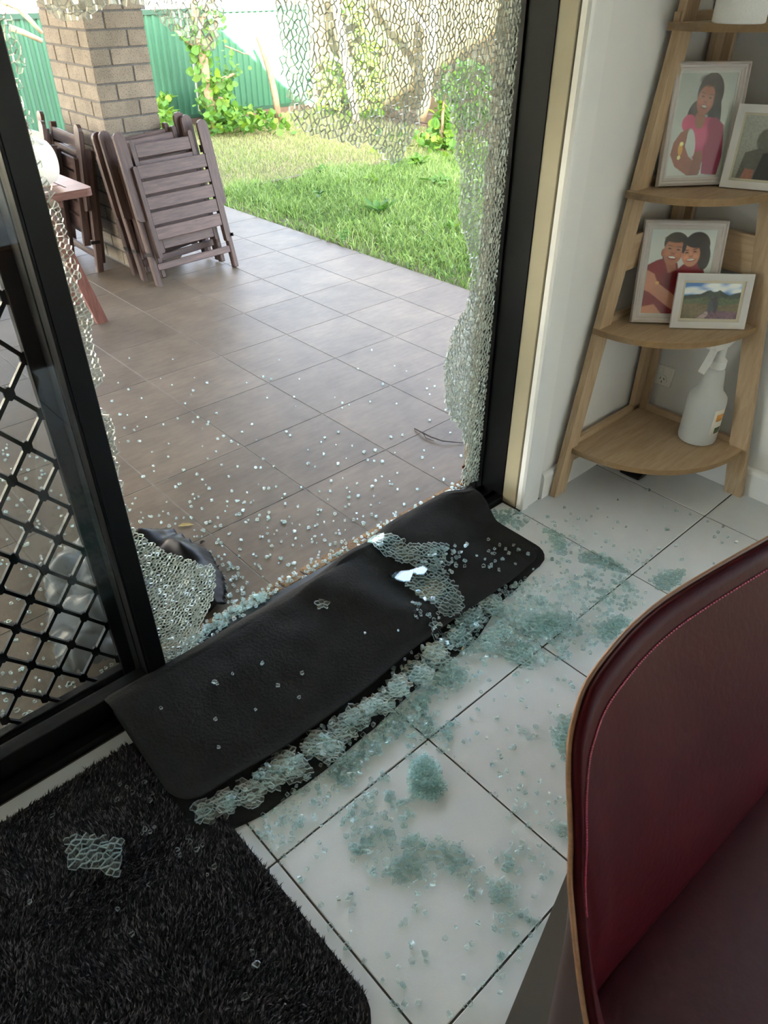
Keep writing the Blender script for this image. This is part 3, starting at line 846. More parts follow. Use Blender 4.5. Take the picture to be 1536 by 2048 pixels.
q = MB(); q.bbox(1.95, 2.34, 1.168, 1.186, .115, .150, .001); q.build('rail', 'oak', sh)
q = MB(); q.bbox(2.376, 2.394, .79, 1.11, .115, .150, .001); q.build('rail', 'oak_y', sh)

# ---- framed photographs
def blend(img, mask, col):
    for c in range(3): img[..., c] = img[..., c] * (1 - mask) + col[c] * mask
class Paint:
    """colours on a fine grid of points; the print of a framed photograph"""
    def __init__(s, w, h, bgc):
        s.w, s.h = w, h; s.img = np.zeros((h, w, 3)); s.img[:] = hexlin(*bgc)[:3]
        yy, xx = np.mgrid[0:h, 0:w]; s.X = xx / (w - 1); s.Y = 1 - yy / (h - 1); s.asp = h / w
    def ell(s, cx, cy, rx, ry, col, rot=0, soft=0.12, a=1.0, clip=None):
        dx = s.X - cx; dy = (s.Y - cy) * s.asp; c_, s_ = math.cos(rot), math.sin(rot)
        d = np.sqrt(((dx * c_ + dy * s_) / rx) ** 2 + ((-dx * s_ + dy * c_) / (ry)) ** 2)
        m_ = np.clip((1 + soft / 2 - d) / soft, 0, 1) * a
        if clip is not None: m_ = m_ * clip
        blend(s.img, m_, hexlin(*col)[:3]); return s
    def poly(s, P, col, a=1.0):
        inside = np.zeros(s.X.shape, bool); j = len(P) - 1
        for i in range(len(P)):
            xi, yi = P[i]; xj, yj = P[j]
            cnd = ((yi > s.Y) != (yj > s.Y))
            with np.errstate(divide='ignore', invalid='ignore'):
                cnd &= s.X < (xj - xi) * (s.Y - yi) / (yj - yi + 1e-12) + xi
            inside ^= cnd; j = i
        m_ = inside.astype(float)
        m_ = (m_ + np.roll(m_, 1, 0) + np.roll(m_, -1, 0) + np.roll(m_, 1, 1) + np.roll(m_, -1, 1)) / 5
        blend(s.img, m_ * a, hexlin(*col)[:3]); return s
    def grad(s, top, bot):
        t = s.Y[..., None]; s.img[:] = np.array(hexlin(*top)[:3]) * t + np.array(hexlin(*bot)[:3]) * (1 - t); return s
    def noise(s, amt, seed=0, y0=0, y1=1, cell=4):
        r = np.random.RandomState(seed); n_ = r.rand(s.h // cell + 2, s.w // cell + 2).repeat(cell, 0).repeat(cell, 1)[:s.h, :s.w] - .5
        m_ = ((s.Y >= y0) & (s.Y <= y1))[..., None]; s.img = np.where(m_, s.img * (1 + n_[..., None] * amt), s.img); return s
    def face(s, cx, cy, r, tilt, skin, hair, glasses=False, smile=1.0, lip=(150, 70, 70)):
        c_, s_ = math.cos(tilt), math.sin(tilt)
        def P(u, v): return cx + (u * c_ - v * s_) * r, cy + (u * s_ + v * c_) * r / s.asp
        dk = tuple(int(k * .72) for k in skin); lt = tuple(min(255, int(k * 1.13)) for k in skin)
        s.ell(cx, cy, r * .80, r * 1.04, skin, tilt, .10)
        x, y = P(.0, -.72); s.ell(x, y, r * .46, r * .34, skin, tilt, .2)
        for u in (-.40, .40):
            x, y = P(u, -.22); s.ell(x, y, r * .24, r * .2, lt, tilt, .9, .8)
            x, y = P(u * .88, .20); s.ell(x, y, r * .155, r * .050, (30, 20, 18), tilt, .5)
            x, y = P(u * .92, .40); s.ell(x, y, r * .21, r * .042, hair, tilt + (.12 if u > 0 else -.12), .6, .85)
            x, y = P(u * .9, .12); s.ell(x, y, r * .2, r * .04, dk, tilt, .8, .5)
        x, y = P(0, .02); s.ell(x, y, r * .085, r * .26, lt, tilt, .9, .7)
        x, y = P(0, -.17); s.ell(x, y, r * .17, r * .085, dk, tilt, .8, .6)
        x, y = P(0, -.50); s.ell(x, y, r * .36 * smile, r * .145, lip, tilt, .3)
        x, y = P(0, -.47); s.ell(x, y, r * .29 * smile, r * .082, (236, 228, 218), tilt, .3)
        if glasses:
            for u in (-.36, .36):
                x, y = P(u, .18); s.ell(x, y, r * .29, r * .21, (186, 168, 140), tilt, .1, .55); s.ell(x, y, r * .26, r * .18, skin, tilt, .1, .85)
                s.ell(x, y, r * .14, r * .045, (30, 20, 18), tilt, .5)
        return s
def photo_frame(label, bl, br, h, lean, fw, depth, mats, paint, inner=0.0, flat=False):
    """a frame standing on its lower edge from bl to br (world), leaning back by the angle lean"""
    bl, br = Vector(bl), Vector(br)
    w_ = (br - bl).length; ang = math.atan2(br.y - bl.y, br.x - bl.x)
    root = empty('photo_frame', bl, label, 'photo frame', 'framed photographs on the corner shelf', rot=(-lean, 0, ang))
    root.rotation_mode = 'XYZ'
    fm, mm = mats
    prof = [(0, 0), (fw * .12, -depth), (fw * .3, -depth * 1.12), (fw * .42, -depth * .75), (fw * .62, -depth * .72), (fw * .74, -depth * .5), (fw, -depth * .36), (fw, 0)]
    if flat: prof = [(0, 0), (0, -depth), (fw, -depth), (fw, 0)]
    corners = lambda d: [(d, d), (w_ - d, d), (w_ - d, h - d), (d, h - d)]
    for side in range(4):
        q = MB(); vs = []
        for d, yd in prof:
            c4 = corners(d); a, b = c4[side], c4[(side + 1) % 4]
            vs += [(a[0], yd, a[1]), (b[0], yd, b[1])]
        n_ = len(prof); fs = [(2 * k, 2 * k + 1, 2 * ((k + 1) % n_) + 1, 2 * ((k + 1) % n_)) for k in range(n_)]
        fs += [tuple(2 * k for k in range(n_ - 1, -1, -1)), tuple(2 * k + 1 for k in range(n_))]
        q.add(vs, fs); q.build('moulding', fm, root, local=True)
    if inner:
        q = MB()
        for (a, b), (c_, d_) in (((fw - .002, w_ - fw + .002), (fw - .002, fw + inner)), ((fw - .002, w_ - fw + .002), (h - fw - inner, h - fw + .002)), ((fw - .002, fw + inner), (fw + inner, h - fw - inner)), ((w_ - fw - inner, w_ - fw + .002), (fw + inner, h - fw - inner))):
            q.box(a, b, -.0035, -.0015, c_, d_)
        q.build('mount', mm, root, local=True)
    q = MB(); q.box(.003, w_ - .003, 0.0, .004, .003, h - .003)
    q.build('backing', 'frame_flat_white', root, local=True)
    e = fw + inner - .002
    nx_, ny_ = paint.w, paint.h
    q = MB()
    xs = np.linspace(e, w_ - e, nx_); zs = np.linspace(h - e, e, ny_)
    q.v = [(x, -.001, z) for z in zs for x in xs]
    q.f = [(r * nx_ + c_, (r + 1) * nx_ + c_, (r + 1) * nx_ + c_ + 1, r * nx_ + c_ + 1) for r in range(ny_ - 1) for c_ in range(nx_ - 1)]
    q.mi = [0] * len(q.f)
    cols = np.concatenate([np.clip(paint.img * 1.3, 0, 1).reshape(-1, 3), np.ones((nx_ * ny_, 1))], 1)
    q.build('print', 'print', root, cols=cols, local=True)
    q = MB(); q.box(fw - .001, w_ - fw + .001, -.0052, -.0042, fw - .001, h - fw + .001); q.build('glass', 'picture_glass', root, local=True)
    return root

SK1, SK2, SK3, HR = (176, 116, 92), (196, 132, 104), (168, 116, 96), (34, 28, 28)
# child in a pink shirt, chin near the hands, holding a small trophy
g = Paint(150, 205, (190, 196, 188)).grad((162, 168, 160), (196, 198, 192))
g.ell(.57, .80, .225, .27, (58, 47, 42), .0, .05); g.ell(.70, .58, .115, .36, (56, 46, 42), .10, .06); g.ell(.33, .62, .10, .17, (40, 34, 34), -.35, .08)
g.ell(.60, .36, .29, .30, (176, 70, 102), .15, .06); g.ell(.28, .52, .13, .12, (190, 78, 110), -.5, .08); g.poly([(.62, .56), (.74, .58), (.90, .50), (.96, .20), (.92, .0), (.64, .02), (.60, .3)], (140, 46, 78)); g.ell(.50, .40, .14, .17, (198, 88, 122), .3, .5, .8)
g.poly([(.16, .44), (.30, .48), (.27, .30), (.36, .20), (.62, .08), (.56, -.01), (.40, .0), (.14, .10), (.03, .22), (.06, .34)], (150, 98, 78))
g.poly([(.40, .0), (.47, .24), (.58, .26), (.62, .18), (.60, .02), (.52, -.02)], (138, 88, 70))
g.ell(.37, .33, .075, .20, (186, 188, 182), .25, .12); g.ell(.195, .27, .040, .085, (206, 160, 84), .1, .2); g.ell(.19, .19, .03, .03, (244, 220, 150), 0, .3); g.ell(.205, .325, .034, .028, (248, 228, 160), 0, .3)
g.ell(.46, .555, .09, .12, (146, 96, 78), .2, .2)
g.face(.505, .745, .185, -.17, SK3, HR, True, .85, (128, 66, 62))
g.ell(.53, .92, .17, .075, (58, 47, 42), -.12, .4, .8); g.ell(.70, .73, .06, .20, (56, 46, 42), .05, .3, .9)
# couple, cheek to cheek in red tops
c = Paint(130, 170, (205, 208, 204)).grad((196, 200, 196), (214, 214, 208))
c.poly([(.0, .58), (.14, .64), (.22, .66), (.36, .60), (.46, .62), (.50, .52), (.60, .40), (.60, -.02), (.0, -.02)], (128, 36, 44))
c.poly([(.48, .54), (.56, .60), (.72, .64), (.86, .60), (.92, .44), (.94, -.02), (.52, -.02)], (136, 34, 48))
c.poly([(.26, .64), (.42, .66), (.46, .54), (.36, .46)], (166, 104, 82)); c.poly([(.30, .48), (.44, .52), (.40, .30), (.32, .34)], (112, 30, 38))
c.poly([(-.02, .54), (.14, .48), (.20, .38), (.52, .22), (.62, .10), (.58, .02), (.40, .10), (.10, .26), (-.02, .30)], (200, 138, 112))
c.ell(.20, .375, .030, .026, (222, 178, 110), 0, .3)
c.poly([(-.02, .08), (.20, .12), (.34, .0), (.30, -.02), (-.02, -.02)], (192, 130, 104))
c.ell(.40, .84, .185, .165, HR, -.15, .06); c.ell(.25, .72, .035, .10, HR, 0, .1); c.ell(.22, .73, .03, .06, (158, 98, 78), 0, .2)
c.ell(.72, .82, .195, .20, (32, 24, 26), .15, .06); c.ell(.845, .70, .10, .21, (34, 26, 28), .1, .08)
c.face(.375, .745, .190, -.12, SK1, HR, True, 1.0, (140, 60, 58)); c.face(.645, .715, .175, .14, SK2, HR, False, 1.1, (170, 60, 66))
c.ell(.37, .885, .15, .05, HR, -.1, .3); c.ell(.66, .85, .16, .075, (34, 26, 28), -.25, .25); c.ell(.53, .80, .03, .10, (30, 24, 26), -.1, .2)
# mountain view with two people
v = Paint(150, 104, (90, 150, 205)).grad((52, 108, 176), (150, 186, 214))
for x, y, rx, ry in ((.12, .80, .16, .06), (.28, .74, .14, .05), (.50, .92, .16, .07), (.62, .82, .17, .07), (.86, .92, .14, .08), (.92, .78, .12, .06), (.06, .74, .09, .05)):
    v.ell(x, y, rx, ry * .8, (232, 236, 240), .1, .9, .95)
v.poly([(-.02, .62), (.14, .66), (.30, .68), (.42, .78), (.46, .79), (.52, .74), (.58, .76), (.62, .80), (.70, .72), (.80, .66), (.90, .72), (1.02, .76), (1.02, .3), (-.02, .3)], (64, 74, 62))
v.poly([(-.02, .56), (.2, .56), (.4, .62), (.5, .56), (.7, .60), (.85, .54), (1.02, .62), (1.02, -.02), (-.02, -.02)], (86, 96, 66))
v.poly([(-.02, .40), (.3, .44), (.6, .36), (1.02, .46), (1.02, -.02), (-.02, -.02)], (112, 98, 68)); v.poly([(.22, -.02), (.46, .26), (.7, .24), (1.02, .2), (1.02, -.02)], (116, 84, 96)); v.poly([(.28, .0), (.44, .22), (.52, .22), (.42, .0)], (176, 150, 140))
v.poly([(-.02, .62), (.14, .66), (.30, .68), (.42, .78), (.46, .72), (.36, .62), (.2, .56), (-.02, .52)], (44, 54, 46)); v.poly([(.62, .80), (.70, .72), (.80, .66), (.74, .58), (.64, .66)], (46, 56, 48)); v.noise(.6, 4, 0, .60, 3); v.noise(.3, 5, 0, .6, 6)
v.ell(.51, .40, .045, .17, (72, 78, 84), -.1, .15); v.ell(.585, .41, .045, .17, (58, 58, 62), .1, .15); v.ell(.52, .54, .022, .024, (60, 50, 44), 0, .3); v.ell(.575, .565, .022, .024, (50, 44, 40), 0, .3)
# grey portrait, the reflections over it painted into the print
s_ = Paint(90, 120, (150, 150, 142)).grad((158, 158, 150), (128, 126, 116)); s_.ell(.62, .62, .22, .24, (92, 92, 84), .1, .2); s_.poly([(.20, .42), (.5, .5), (.95, .45), (1.02, .1), (1.02, -.02), (.10, -.02)], (86, 84, 78)); s_.poly([(.62, .42), (1.02, .5), (1.02, -.02), (.5, -.02)], (44, 42, 42)); s_.poly([(.22, .0), (.5, .0), (.5, .16), (.28, .18)], (132, 84, 70)); s_.noise(.25, 8, 0, 1, 3)
Z3, Z2 = 1.0012, 0.6012
def dirv(a, w_): return Vector((math.cos(a) * w_, math.sin(a) * w_, 0))
F1 = Vector((2.126, 1.152, Z3)); F2 = Vector((2.268, 1.028, Z3)); F3 = Vector((2.104, 1.133, Z2)); F4 = Vector((2.161, 1.026, Z2))
photo_frame('framed portrait of a child in a pink shirt, on the upper shelf tier', F1, F1 + dirv(-.60, .222), .312, .12, .022, .016, ('frame_white', 'frame_flat_white'), g, .006)
photo_frame('small white frame with a grey picture, reflections painted into it, overlapping the portrait of the child', F2, F2 + dirv(-1.15, .160), .212, .16, .020, .012, ('frame_flat_white', 'mat_cream'), s_, .006, True)
photo_frame('framed photograph of a smiling couple in red tops, on the middle tier', F3, F3 + dirv(-.80, .254), .309, .205, .026, .012, ('frame_white', 'frame_flat_white'), c, .004)
photo_frame('small white frame with a mountain view, standing before the couple photograph', F4, F4 + dirv(-.80, .230), .165, .21, .021, .010, ('frame_flat_white', 'mat_cream'), v, .008, True)

# ---- spray bottle
B0 = at(1392, 876, .1815); B0.z = 0.1815
sb = empty('spray_bottle', B0, 'white translucent spray bottle with a trigger, standing on the bottom shelf tier', 'bottle')
q = MB(); q.lathe([(.050, 0), (.061, .004), (.0635, .012), (.0635, .150), (.061, .168), (.050, .182), (.042, .190), (.038, .205), (.034, .235), (.030, .262), (.024, .270), (.024, .276)], B0, 32); q.build('body', 'spray_plastic', sb, SM)
q = MB(); q.lathe([(.048, .006), (.0595, .010), (.0600, .062), (.0, .063)], B0, 28); q.build('liquid', 'liquid', sb, SM)
q = MB(); q.lathe([(.027, .272), (.027, .298), (.021, .304), (.0165, .310), (.0165, .350)], B0, 20); q.build('collar', 'white_plastic', sb, SM)
tdir = (at(1378, 720, .50) - at(1432, 700, .50)); tdir.z = 0; tdir.normalize(); tn = Vector((-tdir.y, tdir.x, 0))
def sprayer(pts, wd_):
    q = MB(); n_ = len(pts); vs = []
    for s_2 in (-1, 1):
        for u, h in pts: vs.append(tuple(B0 + tdir * u + tn * (wd_ * s_2) + Vector((0, 0, h))))
    q.add(vs, [tuple(range(n_)), tuple(range(2 * n_ - 1, n_ - 1, -1))] + [(i, n_ + i, n_ + (i + 1) % n_, (i + 1) % n_) for i in range(n_)]); return q
sprayer([(-.050, .362), (-.012, .345), (.05, .343), (.066, .352), (.066, .372), (.05, .380), (-.02, .382), (-.046, .376)], .016).build('spray_head', 'white_plastic', sb)
sprayer([(.066, .354), (.082, .356), (.082, .370), (.066, .370)], .009).build('nozzle', 'white_plastic', sb)
sprayer([(.034, .345), (.050, .343), (.066, .310), (.088, .276), (.078, .268), (.052, .300)], .009).build('trigger', 'white_plastic', sb)
ld = Vector((-.10, -1.0, 0)).normalized(); la = math.atan2(ld.y, ld.x)
def label_patch(a0, a1, h0, h1, r, m_, nm, par):
    q = MB(); K = 10; vs = []
    for k in range(K + 1):
        a = la + a0 + (a1 - a0) * k / K
        for rr in (r, r + .0006):
            for h in (h0, h1): vs.append((B0.x + rr * math.cos(a), B0.y + rr * math.sin(a), B0.z + h))
    fs = []
    for k in range(K):
        b = 4 * k; fs += [(b + 2, b + 6, b + 7, b + 3), (b, b + 1, b + 5, b + 4), (b + 1, b + 3, b + 7, b + 5), (b, b + 4, b + 6, b + 2)]
    fs += [(0, 2, 3, 1), (4 * K, 4 * K + 1, 4 * K + 3, 4 * K + 2)]
    q.add(vs, fs); return q.build(nm, m_, par, True)
lb = label_patch(-.50, .30, .045, .140, .0636, 'label_white', 'label', sb); lb['label'] = 'white paper label with an orange emblem'
label_patch(-.32, .16, .098, .124, .0643, 'label_orange', 'emblem', lb); label_patch(-.25, .18, .052, .074, .0643, 'label_green', 'emblem', lb)

# ---- paper roll on the top tier
P0 = at(1476, 46, 1.4025); P0.z = 1.4025
q = MB(); q.lathe([(.060, 0), (.064, .003), (.064, .15), (.060, .154), (.022, .154), (.022, .02), (.0, .02)], P0, 36); o = q.build('paper_roll', 'paper_white', None, SM)
tag(o, 'white textured paper roll standing on the top shelf tier', 'paper roll')

# ---- double power outlet
po = empty('power_outlet', (X_R - .004, 1.125, .275), 'white wall power outlet with two switches behind the corner shelf', 'power outlet')
q = MB(); q.bbox(X_R - .009, X_R, 1.086, 1.200, .278, .356, .003); q.build('plate', 'outlet_plastic', po)
for y in (1.135, 1.165):
    q = MB(); q.bbox(X_R - .012, X_R - .008, y - .011, y + .011, .328, .346, .002); q.build('switch', 'outlet_plastic', po)
q = MB(); q.lathe([(.019, 0), (.019, .0025), (.017, .003)], (X_R - .012, 1.122, .303), 24, 'x'); sk_ = q.build('socket', 'outlet_plastic', po)
for y, z, a in ((1.129, .308, .5), (1.115, .308, -.5), (1.122, .295, 0)):
    q = MB(); q.box(-.0006, .0006, -.0012, .0012, -.0042, .0042); q.xf(Matrix.Translation((X_R - .0122, y, z)) @ Matrix.Rotation(a, 4, 'X')); q.build('slot', 'slot_black', sk_)
q = MB(); q.bbox(2.20, 2.34, 1.02, 1.10, 0, .012, .003); o = q.build('black_slab', 'black_plastic')
tag(o, 'flat black plastic slab lying on the floor under the corner shelf', 'plastic slab')

# ---- maroon leather chair in front
ch = empty('leather_chair', (0.75, -0.05, 0), 'maroon leather tub chair with stitched plywood rim, close to the viewer', 'chair')
CX, CYB = 0.90, 0.0                    # centre line of the chair
def rim(t):
    """the rim of the tub, from the front of the near arm round the back: t 0..1 covers half the chair"""
    K = [(0.0, (.330, -.050, .455)), (.12, (.372, .062, .545)), (.28, (.425, .148, .665)), (.40, (.452, .186, .745)), (.48, (.474, .214, .800)), (.56, (.510, .238, .832)), (.66, (.580, .258, .848)), (.80, (.730, .264, .852)), (1.0, (.98, .225, .855))]
    for (a, p), (b, r_) in zip(K, K[1:]):
        if t <= b:
            i = K.index((a, p)); p0 = Vector(K[max(i - 1, 0)][1]); p1 = Vector(p); p2 = Vector(r_); p3 = Vector(K[min(i + 2, len(K) - 1)][1])
            u = (t - a) / (b - a)
            return Vector((.010, -.004, 0)) + 0.5 * (2 * p1 + (p2 - p0) * u + (2 * p0 - 5 * p1 + 4 * p2 - p3) * u * u + (3 * p1 - p0 - 3 * p2 + p3) * u ** 3)
    return Vector(K[-1][1]) + Vector((0, -.004, 0))
NT, NS = 60, 22
def inner(t, s):
    """inner leather: from the rim (s=0) down to the crease with the seat (s=1)"""
    r_ = rim(t)
    base = Vector((.41 + max(0, r_.x - .43) * 1.03, (.105 - .02 * sm(.5, 1, t)) if t > .3 else -.075 + t * .60, .445))
    p = r_.lerp(base, s)
    bul = math.sin(math.pi * s)
    p += Vector((.010, -.020, 0)) * bul * sm(.1, .5, t)
    if s < .12: p += Vector((0, 0, -.006)) * (1 - s / .12) * 0
    return p
def mirrored(p): return Vector((2 * .98 - p.x, p.y, p.z))
vs = []; fs = []
TS = [i / NT for i in range(NT + 1)]
cols_ = [(t, False) for t in TS] + [(t, True) for t in reversed(TS[:-1])]
for t, mflag in cols_:
    for j in range(NS + 1):
        p = inner(t, j / NS); vs.append(tuple(mirrored(p) if mflag else p))
nn = NS + 1
for i in range(len(cols_) - 1):
    for j in range(NS): fs.append((i * nn + j, (i + 1) * nn + j, (i + 1) * nn + j + 1, i * nn + j + 1))
q = MB(); q.add(vs, fs); o = q.build('backrest', 'leather', ch, True)
md = o.modifiers.new('thick', 'SOLIDIFY'); md.thickness = 0.011; md.offset = 1.0
def off_rim(t, d_out, d_up):
    a, b = rim(max(0, t - .01)), rim(min(1, t + .01)); tg = (b - a).normalized()
    n_ = (rim(t) - inner(t, .25)).normalized(); outw = n_.cross(tg).normalized()
    return rim(t) + n_ * d_up + outw * d_out
q = MB(); path = [off_rim(t, .0135, .0008) for t, m_ in cols_ if not m_]; path += [mirrored(p) for p in reversed(path[:-1])]
q.tube(path, .0032, 8); q.build('plywood_rim', 'ply_edge', ch, True)
q = MB()
def face_normal(t, s):
    n_ = (inner(min(1, t + .005), s) - inner(t - .005, s)).cross(inner(t, s + .02) - inner(t, s)).normalized()
    return n_ if n_.y < 0 else -n_
for k in range(170):
    t = .28 + .715 * k / 170
    off = face_normal(t, .075) * .0012
    q.tube([inner(t, .075) + off, inner(min(1, t + .0026), .075) + off], .0012, 5)
q.build('stitching', 'stitch', ch)
# outer shell, slightly larger, down to the base
vs = []; fs = []
for t, mflag in cols_:
    for j in range(13):
        s = j / 12; r_ = off_rim(t, .0085, -.004)
        fn = face_normal(max(.01, min(.99, t)), .9); fn.z = 0; base = inner(t, 1.0) - fn.normalized() * .032; base.z = .40
        p = r_.lerp(base, s); p = Vector((p.x, p.y, p.z)); vs.append(tuple(mirrored(p) if mflag else p))
for i in range(len(cols_) - 1):
    for j in range(12): fs.append((i * 13 + j, i * 13 + j + 1, (i + 1) * 13 + j + 1, (i + 1) * 13 + j))
q = MB(); q.add(vs, fs); o = q.build('outer_shell', 'leather_back', ch, True)
# seat cushion
P = []
q = MB(); nx_, ny_ = 26, 24; vs = []; fs = []
for b in range(ny_ + 1):
    for a in range(nx_ + 1):
        u, v_ = a / nx_ * 2 - 1, b / ny_ * 2 - 1
        x = .98 + u * .63; y = -.16 + v_ * .285
        z = .475 - .030 * (abs(u) ** 9) - .030 * (abs(v_) ** 6) - .012 * (1 - u * u) * (1 - v_ * v_)
        vs.append((x, y, z))
W = nx_ + 1
for b in range(ny_):
    for a in range(nx_): fs.append((b * W + a, b * W + a + 1, (b + 1) * W + a + 1, (b + 1) * W + a))
q.add(vs, fs); o = q.build('seat', 'leather_lit', ch, True)
md = o.modifiers.new('thick', 'SOLIDIFY'); md.thickness = 0.07; md.offset = -1.0
for sx in (0, 1):
    q = MB()
    bot = [(.504, -.30, 0), (.532, -.30, 0), (.532, .232, 0), (.504, .232, 0)]; top = [(.632, -.22, .42), (.660, -.22, .42), (.660, .246, .42), (.632, .246, .42)]
    if sx: top = [(2 * .98 - x, y, z) for x, y, z in top]; bot = [(2 * .98 - x, y, z) for x, y, z in bot]
    q.add(bot + top, [(0, 3, 2, 1), (4, 5, 6, 7), (0, 1, 5, 4), (1, 2, 6, 5), (2, 3, 7, 6), (3, 0, 4, 7)]); q.build('side_leg', 'taupe_laminate', ch)

# ================================================================== OUTDOOR THINGS
# ---- folding timber garden chairs, folded flat (own axes: x across, -y front, z up)
def rounded_plank(x0, x1, z0, z1, y0, y1, rt, rb):
    P = []
    w_ = (x1 - x0) / 2; cx = (x0 + x1) / 2
    def arc(cz, r_, a0, a1, n_=7):
        for k in range(n_):
            a = a0 + (a1 - a0) * k / (n_ - 1); P.append((cx + w_ * math.cos(a), cz + r_ * math.sin(a)))
    arc(z1 - rt, rt, 0, math.pi); arc(z0 + rb, rb, math.pi, 2 * math.pi)
    q = MB(); q.prism(P, 'y', y0, y1); return q
def folding_chair(label, loc, rot):
    r = empty('folding_chair', loc, label, 'folding chair', 'folded timber chairs by the pillar', rot=rot)
    for sx in (-1, 1):
        rounded_plank(sx * .262 - .033, sx * .262 + .033, .375, .845, -.030, -.008, .032, .018).build('armrest', 'dark_timber_up', r, local=True)
        q = MB(); q.bbox(sx * .268 - .016, sx * .268 + .016, -.006, .038, .0, .72, .005); q.build('leg', 'dark_timber_up', r, local=True)
        q = MB(); q.bbox(sx * .208 - .015, sx * .208 + .015, .040, .082, .045, .70, .005); q.build('leg', 'dark_timber_up', r, local=True)
        rounded_plank(sx * .232 - .013, sx * .232 + .013, .165, .665, -.052, -.012, .013, .010).build('seat_rail', 'dark_timber_up', r, local=True)
        rounded_plank(sx * .186 - .013, sx * .186 + .013, .185, .80, .004, .038, .013, .010).build('back_rail', 'dark_timber_up', r, local=True)
        q = MB(); q.bbox(sx * .284 - .004, sx * .284 + .004, -.030, .03, .185, .205, .002); q.build('hinge', 'hardware', r, local=True)
        q = MB(); q.bbox(sx * .235 - .006, sx * .235 + .006, -.028, .02, .675, .715, .003); q.build('hinge', 'hardware', r, local=True)
    for k in range(5):
        z = .262 + k * .083
        q = MB(); q.bbox(-.219, .219, -.048, -.030, z, z + .071, .003); q.build('slat', 'dark_timber', r, local=True)
    for k in range(7):
        z = .205 + k * .083
        if z > .76: break
        q = MB(); q.bbox(-.173, .173, .006, .022, z, z + .069, .003); q.build('slat', 'dark_timber', r, local=True)
    q = MB(); q.bbox(-.252, .252, -.004, .018, .095, .135, .003); q.build('crossbar', 'dark_timber', r, local=True)
    q = MB(); q.bbox(-.193, .193, .050, .075, .640, .680, .003); q.build('crossbar', 'dark_timber', r, local=True)
    return r
R_ = math.radians
folding_chair('folded dark timber chair nearest the viewer, its slatted seat facing the room', (2.232, 4.135, PZ), (R_(-13), R_(-1.5), R_(-1)))
folding_chair('folded dark timber chair leaning second in the stack before the pillar', (2.218, 4.300, PZ), (R_(-8), R_(-3.2), R_(1)))
folding_chair('folded dark timber chair leaning third, hard against the front of the pillar', (2.226, 4.432, PZ), (R_(-1.5), R_(-5.5), R_(1)))
folding_chair('folded dark timber chair leaning edge-on against the side of the pillar', (1.800, 4.92, PZ), (R_(-6), R_(2), R_(-90)))
folding_chair('folded dark timber chair outermost beside the pillar, behind the garden table', (1.660, 5.02, PZ), (R_(-7), R_(-2), R_(-93)))

# ---- garden table
tb = empty('garden_table', (0.95, 3.95, PZ), 'red brown slatted timber garden table on splayed legs, its corner in view', 'table')
TX0, TX1, TY0, TY1, TZ = 0.30, 1.462, 3.60, 4.42, 0.700
def tabletop_frame():
    q = MB()
    P = []
    for cx, cy, a0 in ((TX1 - .03, TY0 + .03, -math.pi / 2), (TX1 - .03, TY1 - .03, 0), (TX0 + .03, TY1 - .03, math.pi / 2), (TX0 + .03, TY0 + .03, math.pi)):
        for k in range(6):
            a = a0 + k * math.pi / 10; P.append((cx + .03 * math.cos(a), cy + .03 * math.sin(a)))
    return P
P = tabletop_frame()
Pi = [(max(TX0 + .09, min(TX1 - .09, x)), max(TY0 + .08, min(TY1 - .08, y))) for x, y in P]
q = MB(); n_ = len(P); vs = [(x, y, z) for z in (TZ - .034, TZ) for x, y in P] + [(x, y, z) for z in (TZ - .034, TZ) for x, y in Pi]; fs = []
for i in range(n_):
    j = (i + 1) % n_
    fs += [(i, j, n_ + j, n_ + i), (2 * n_ + j, 2 * n_ + i, 3 * n_ + i, 3 * n_ + j), (n_ + i, n_ + j, 3 * n_ + j, 3 * n_ + i), (j, i, 2 * n_ + i, 2 * n_ + j)]
q.add(vs, fs); q.build('top_frame', 'table_timber', tb)
for k in range(9):
    y = TY0 + .085 + k * .0735
    q = MB(); q.bbox(TX0 + .092, TX1 - .092, y, y + .066, TZ - .026, TZ - .002, .003); q.build('slat', 'table_timber', tb)
q = MB(); q.bbox(TX0 + .12, TX1 - .12, TY0 + .10, TY0 + .125, TZ - .09, TZ - .034, .003); q.build('apron', 'table_timber', tb)
q = MB(); q.bbox(TX0 + .12, TX1 - .12, TY1 - .125, TY1 - .10, TZ - .09, TZ - .034, .003); q.build('apron', 'table_timber', tb)
for fx, tx in ((1.452, 1.285), (.31, .48)):
    for y in (3.850, 4.20):
        q = MB()
        q.add([(fx - .030, y - .018, PZ), (fx + .030, y - .018, PZ), (fx + .030, y + .018, PZ), (fx - .030, y + .018, PZ), (tx - .030, y - .018, TZ - .034), (tx + .030, y - .018, TZ - .034), (tx + .030, y + .018, TZ - .034), (tx - .030, y + .018, TZ - .034)],
              [(0, 3, 2, 1), (4, 5, 6, 7), (0, 1, 5, 4), (1, 2, 6, 5), (2, 3, 7, 6), (3, 0, 4, 7)]); q.build('leg', 'table_leg_timber', tb)

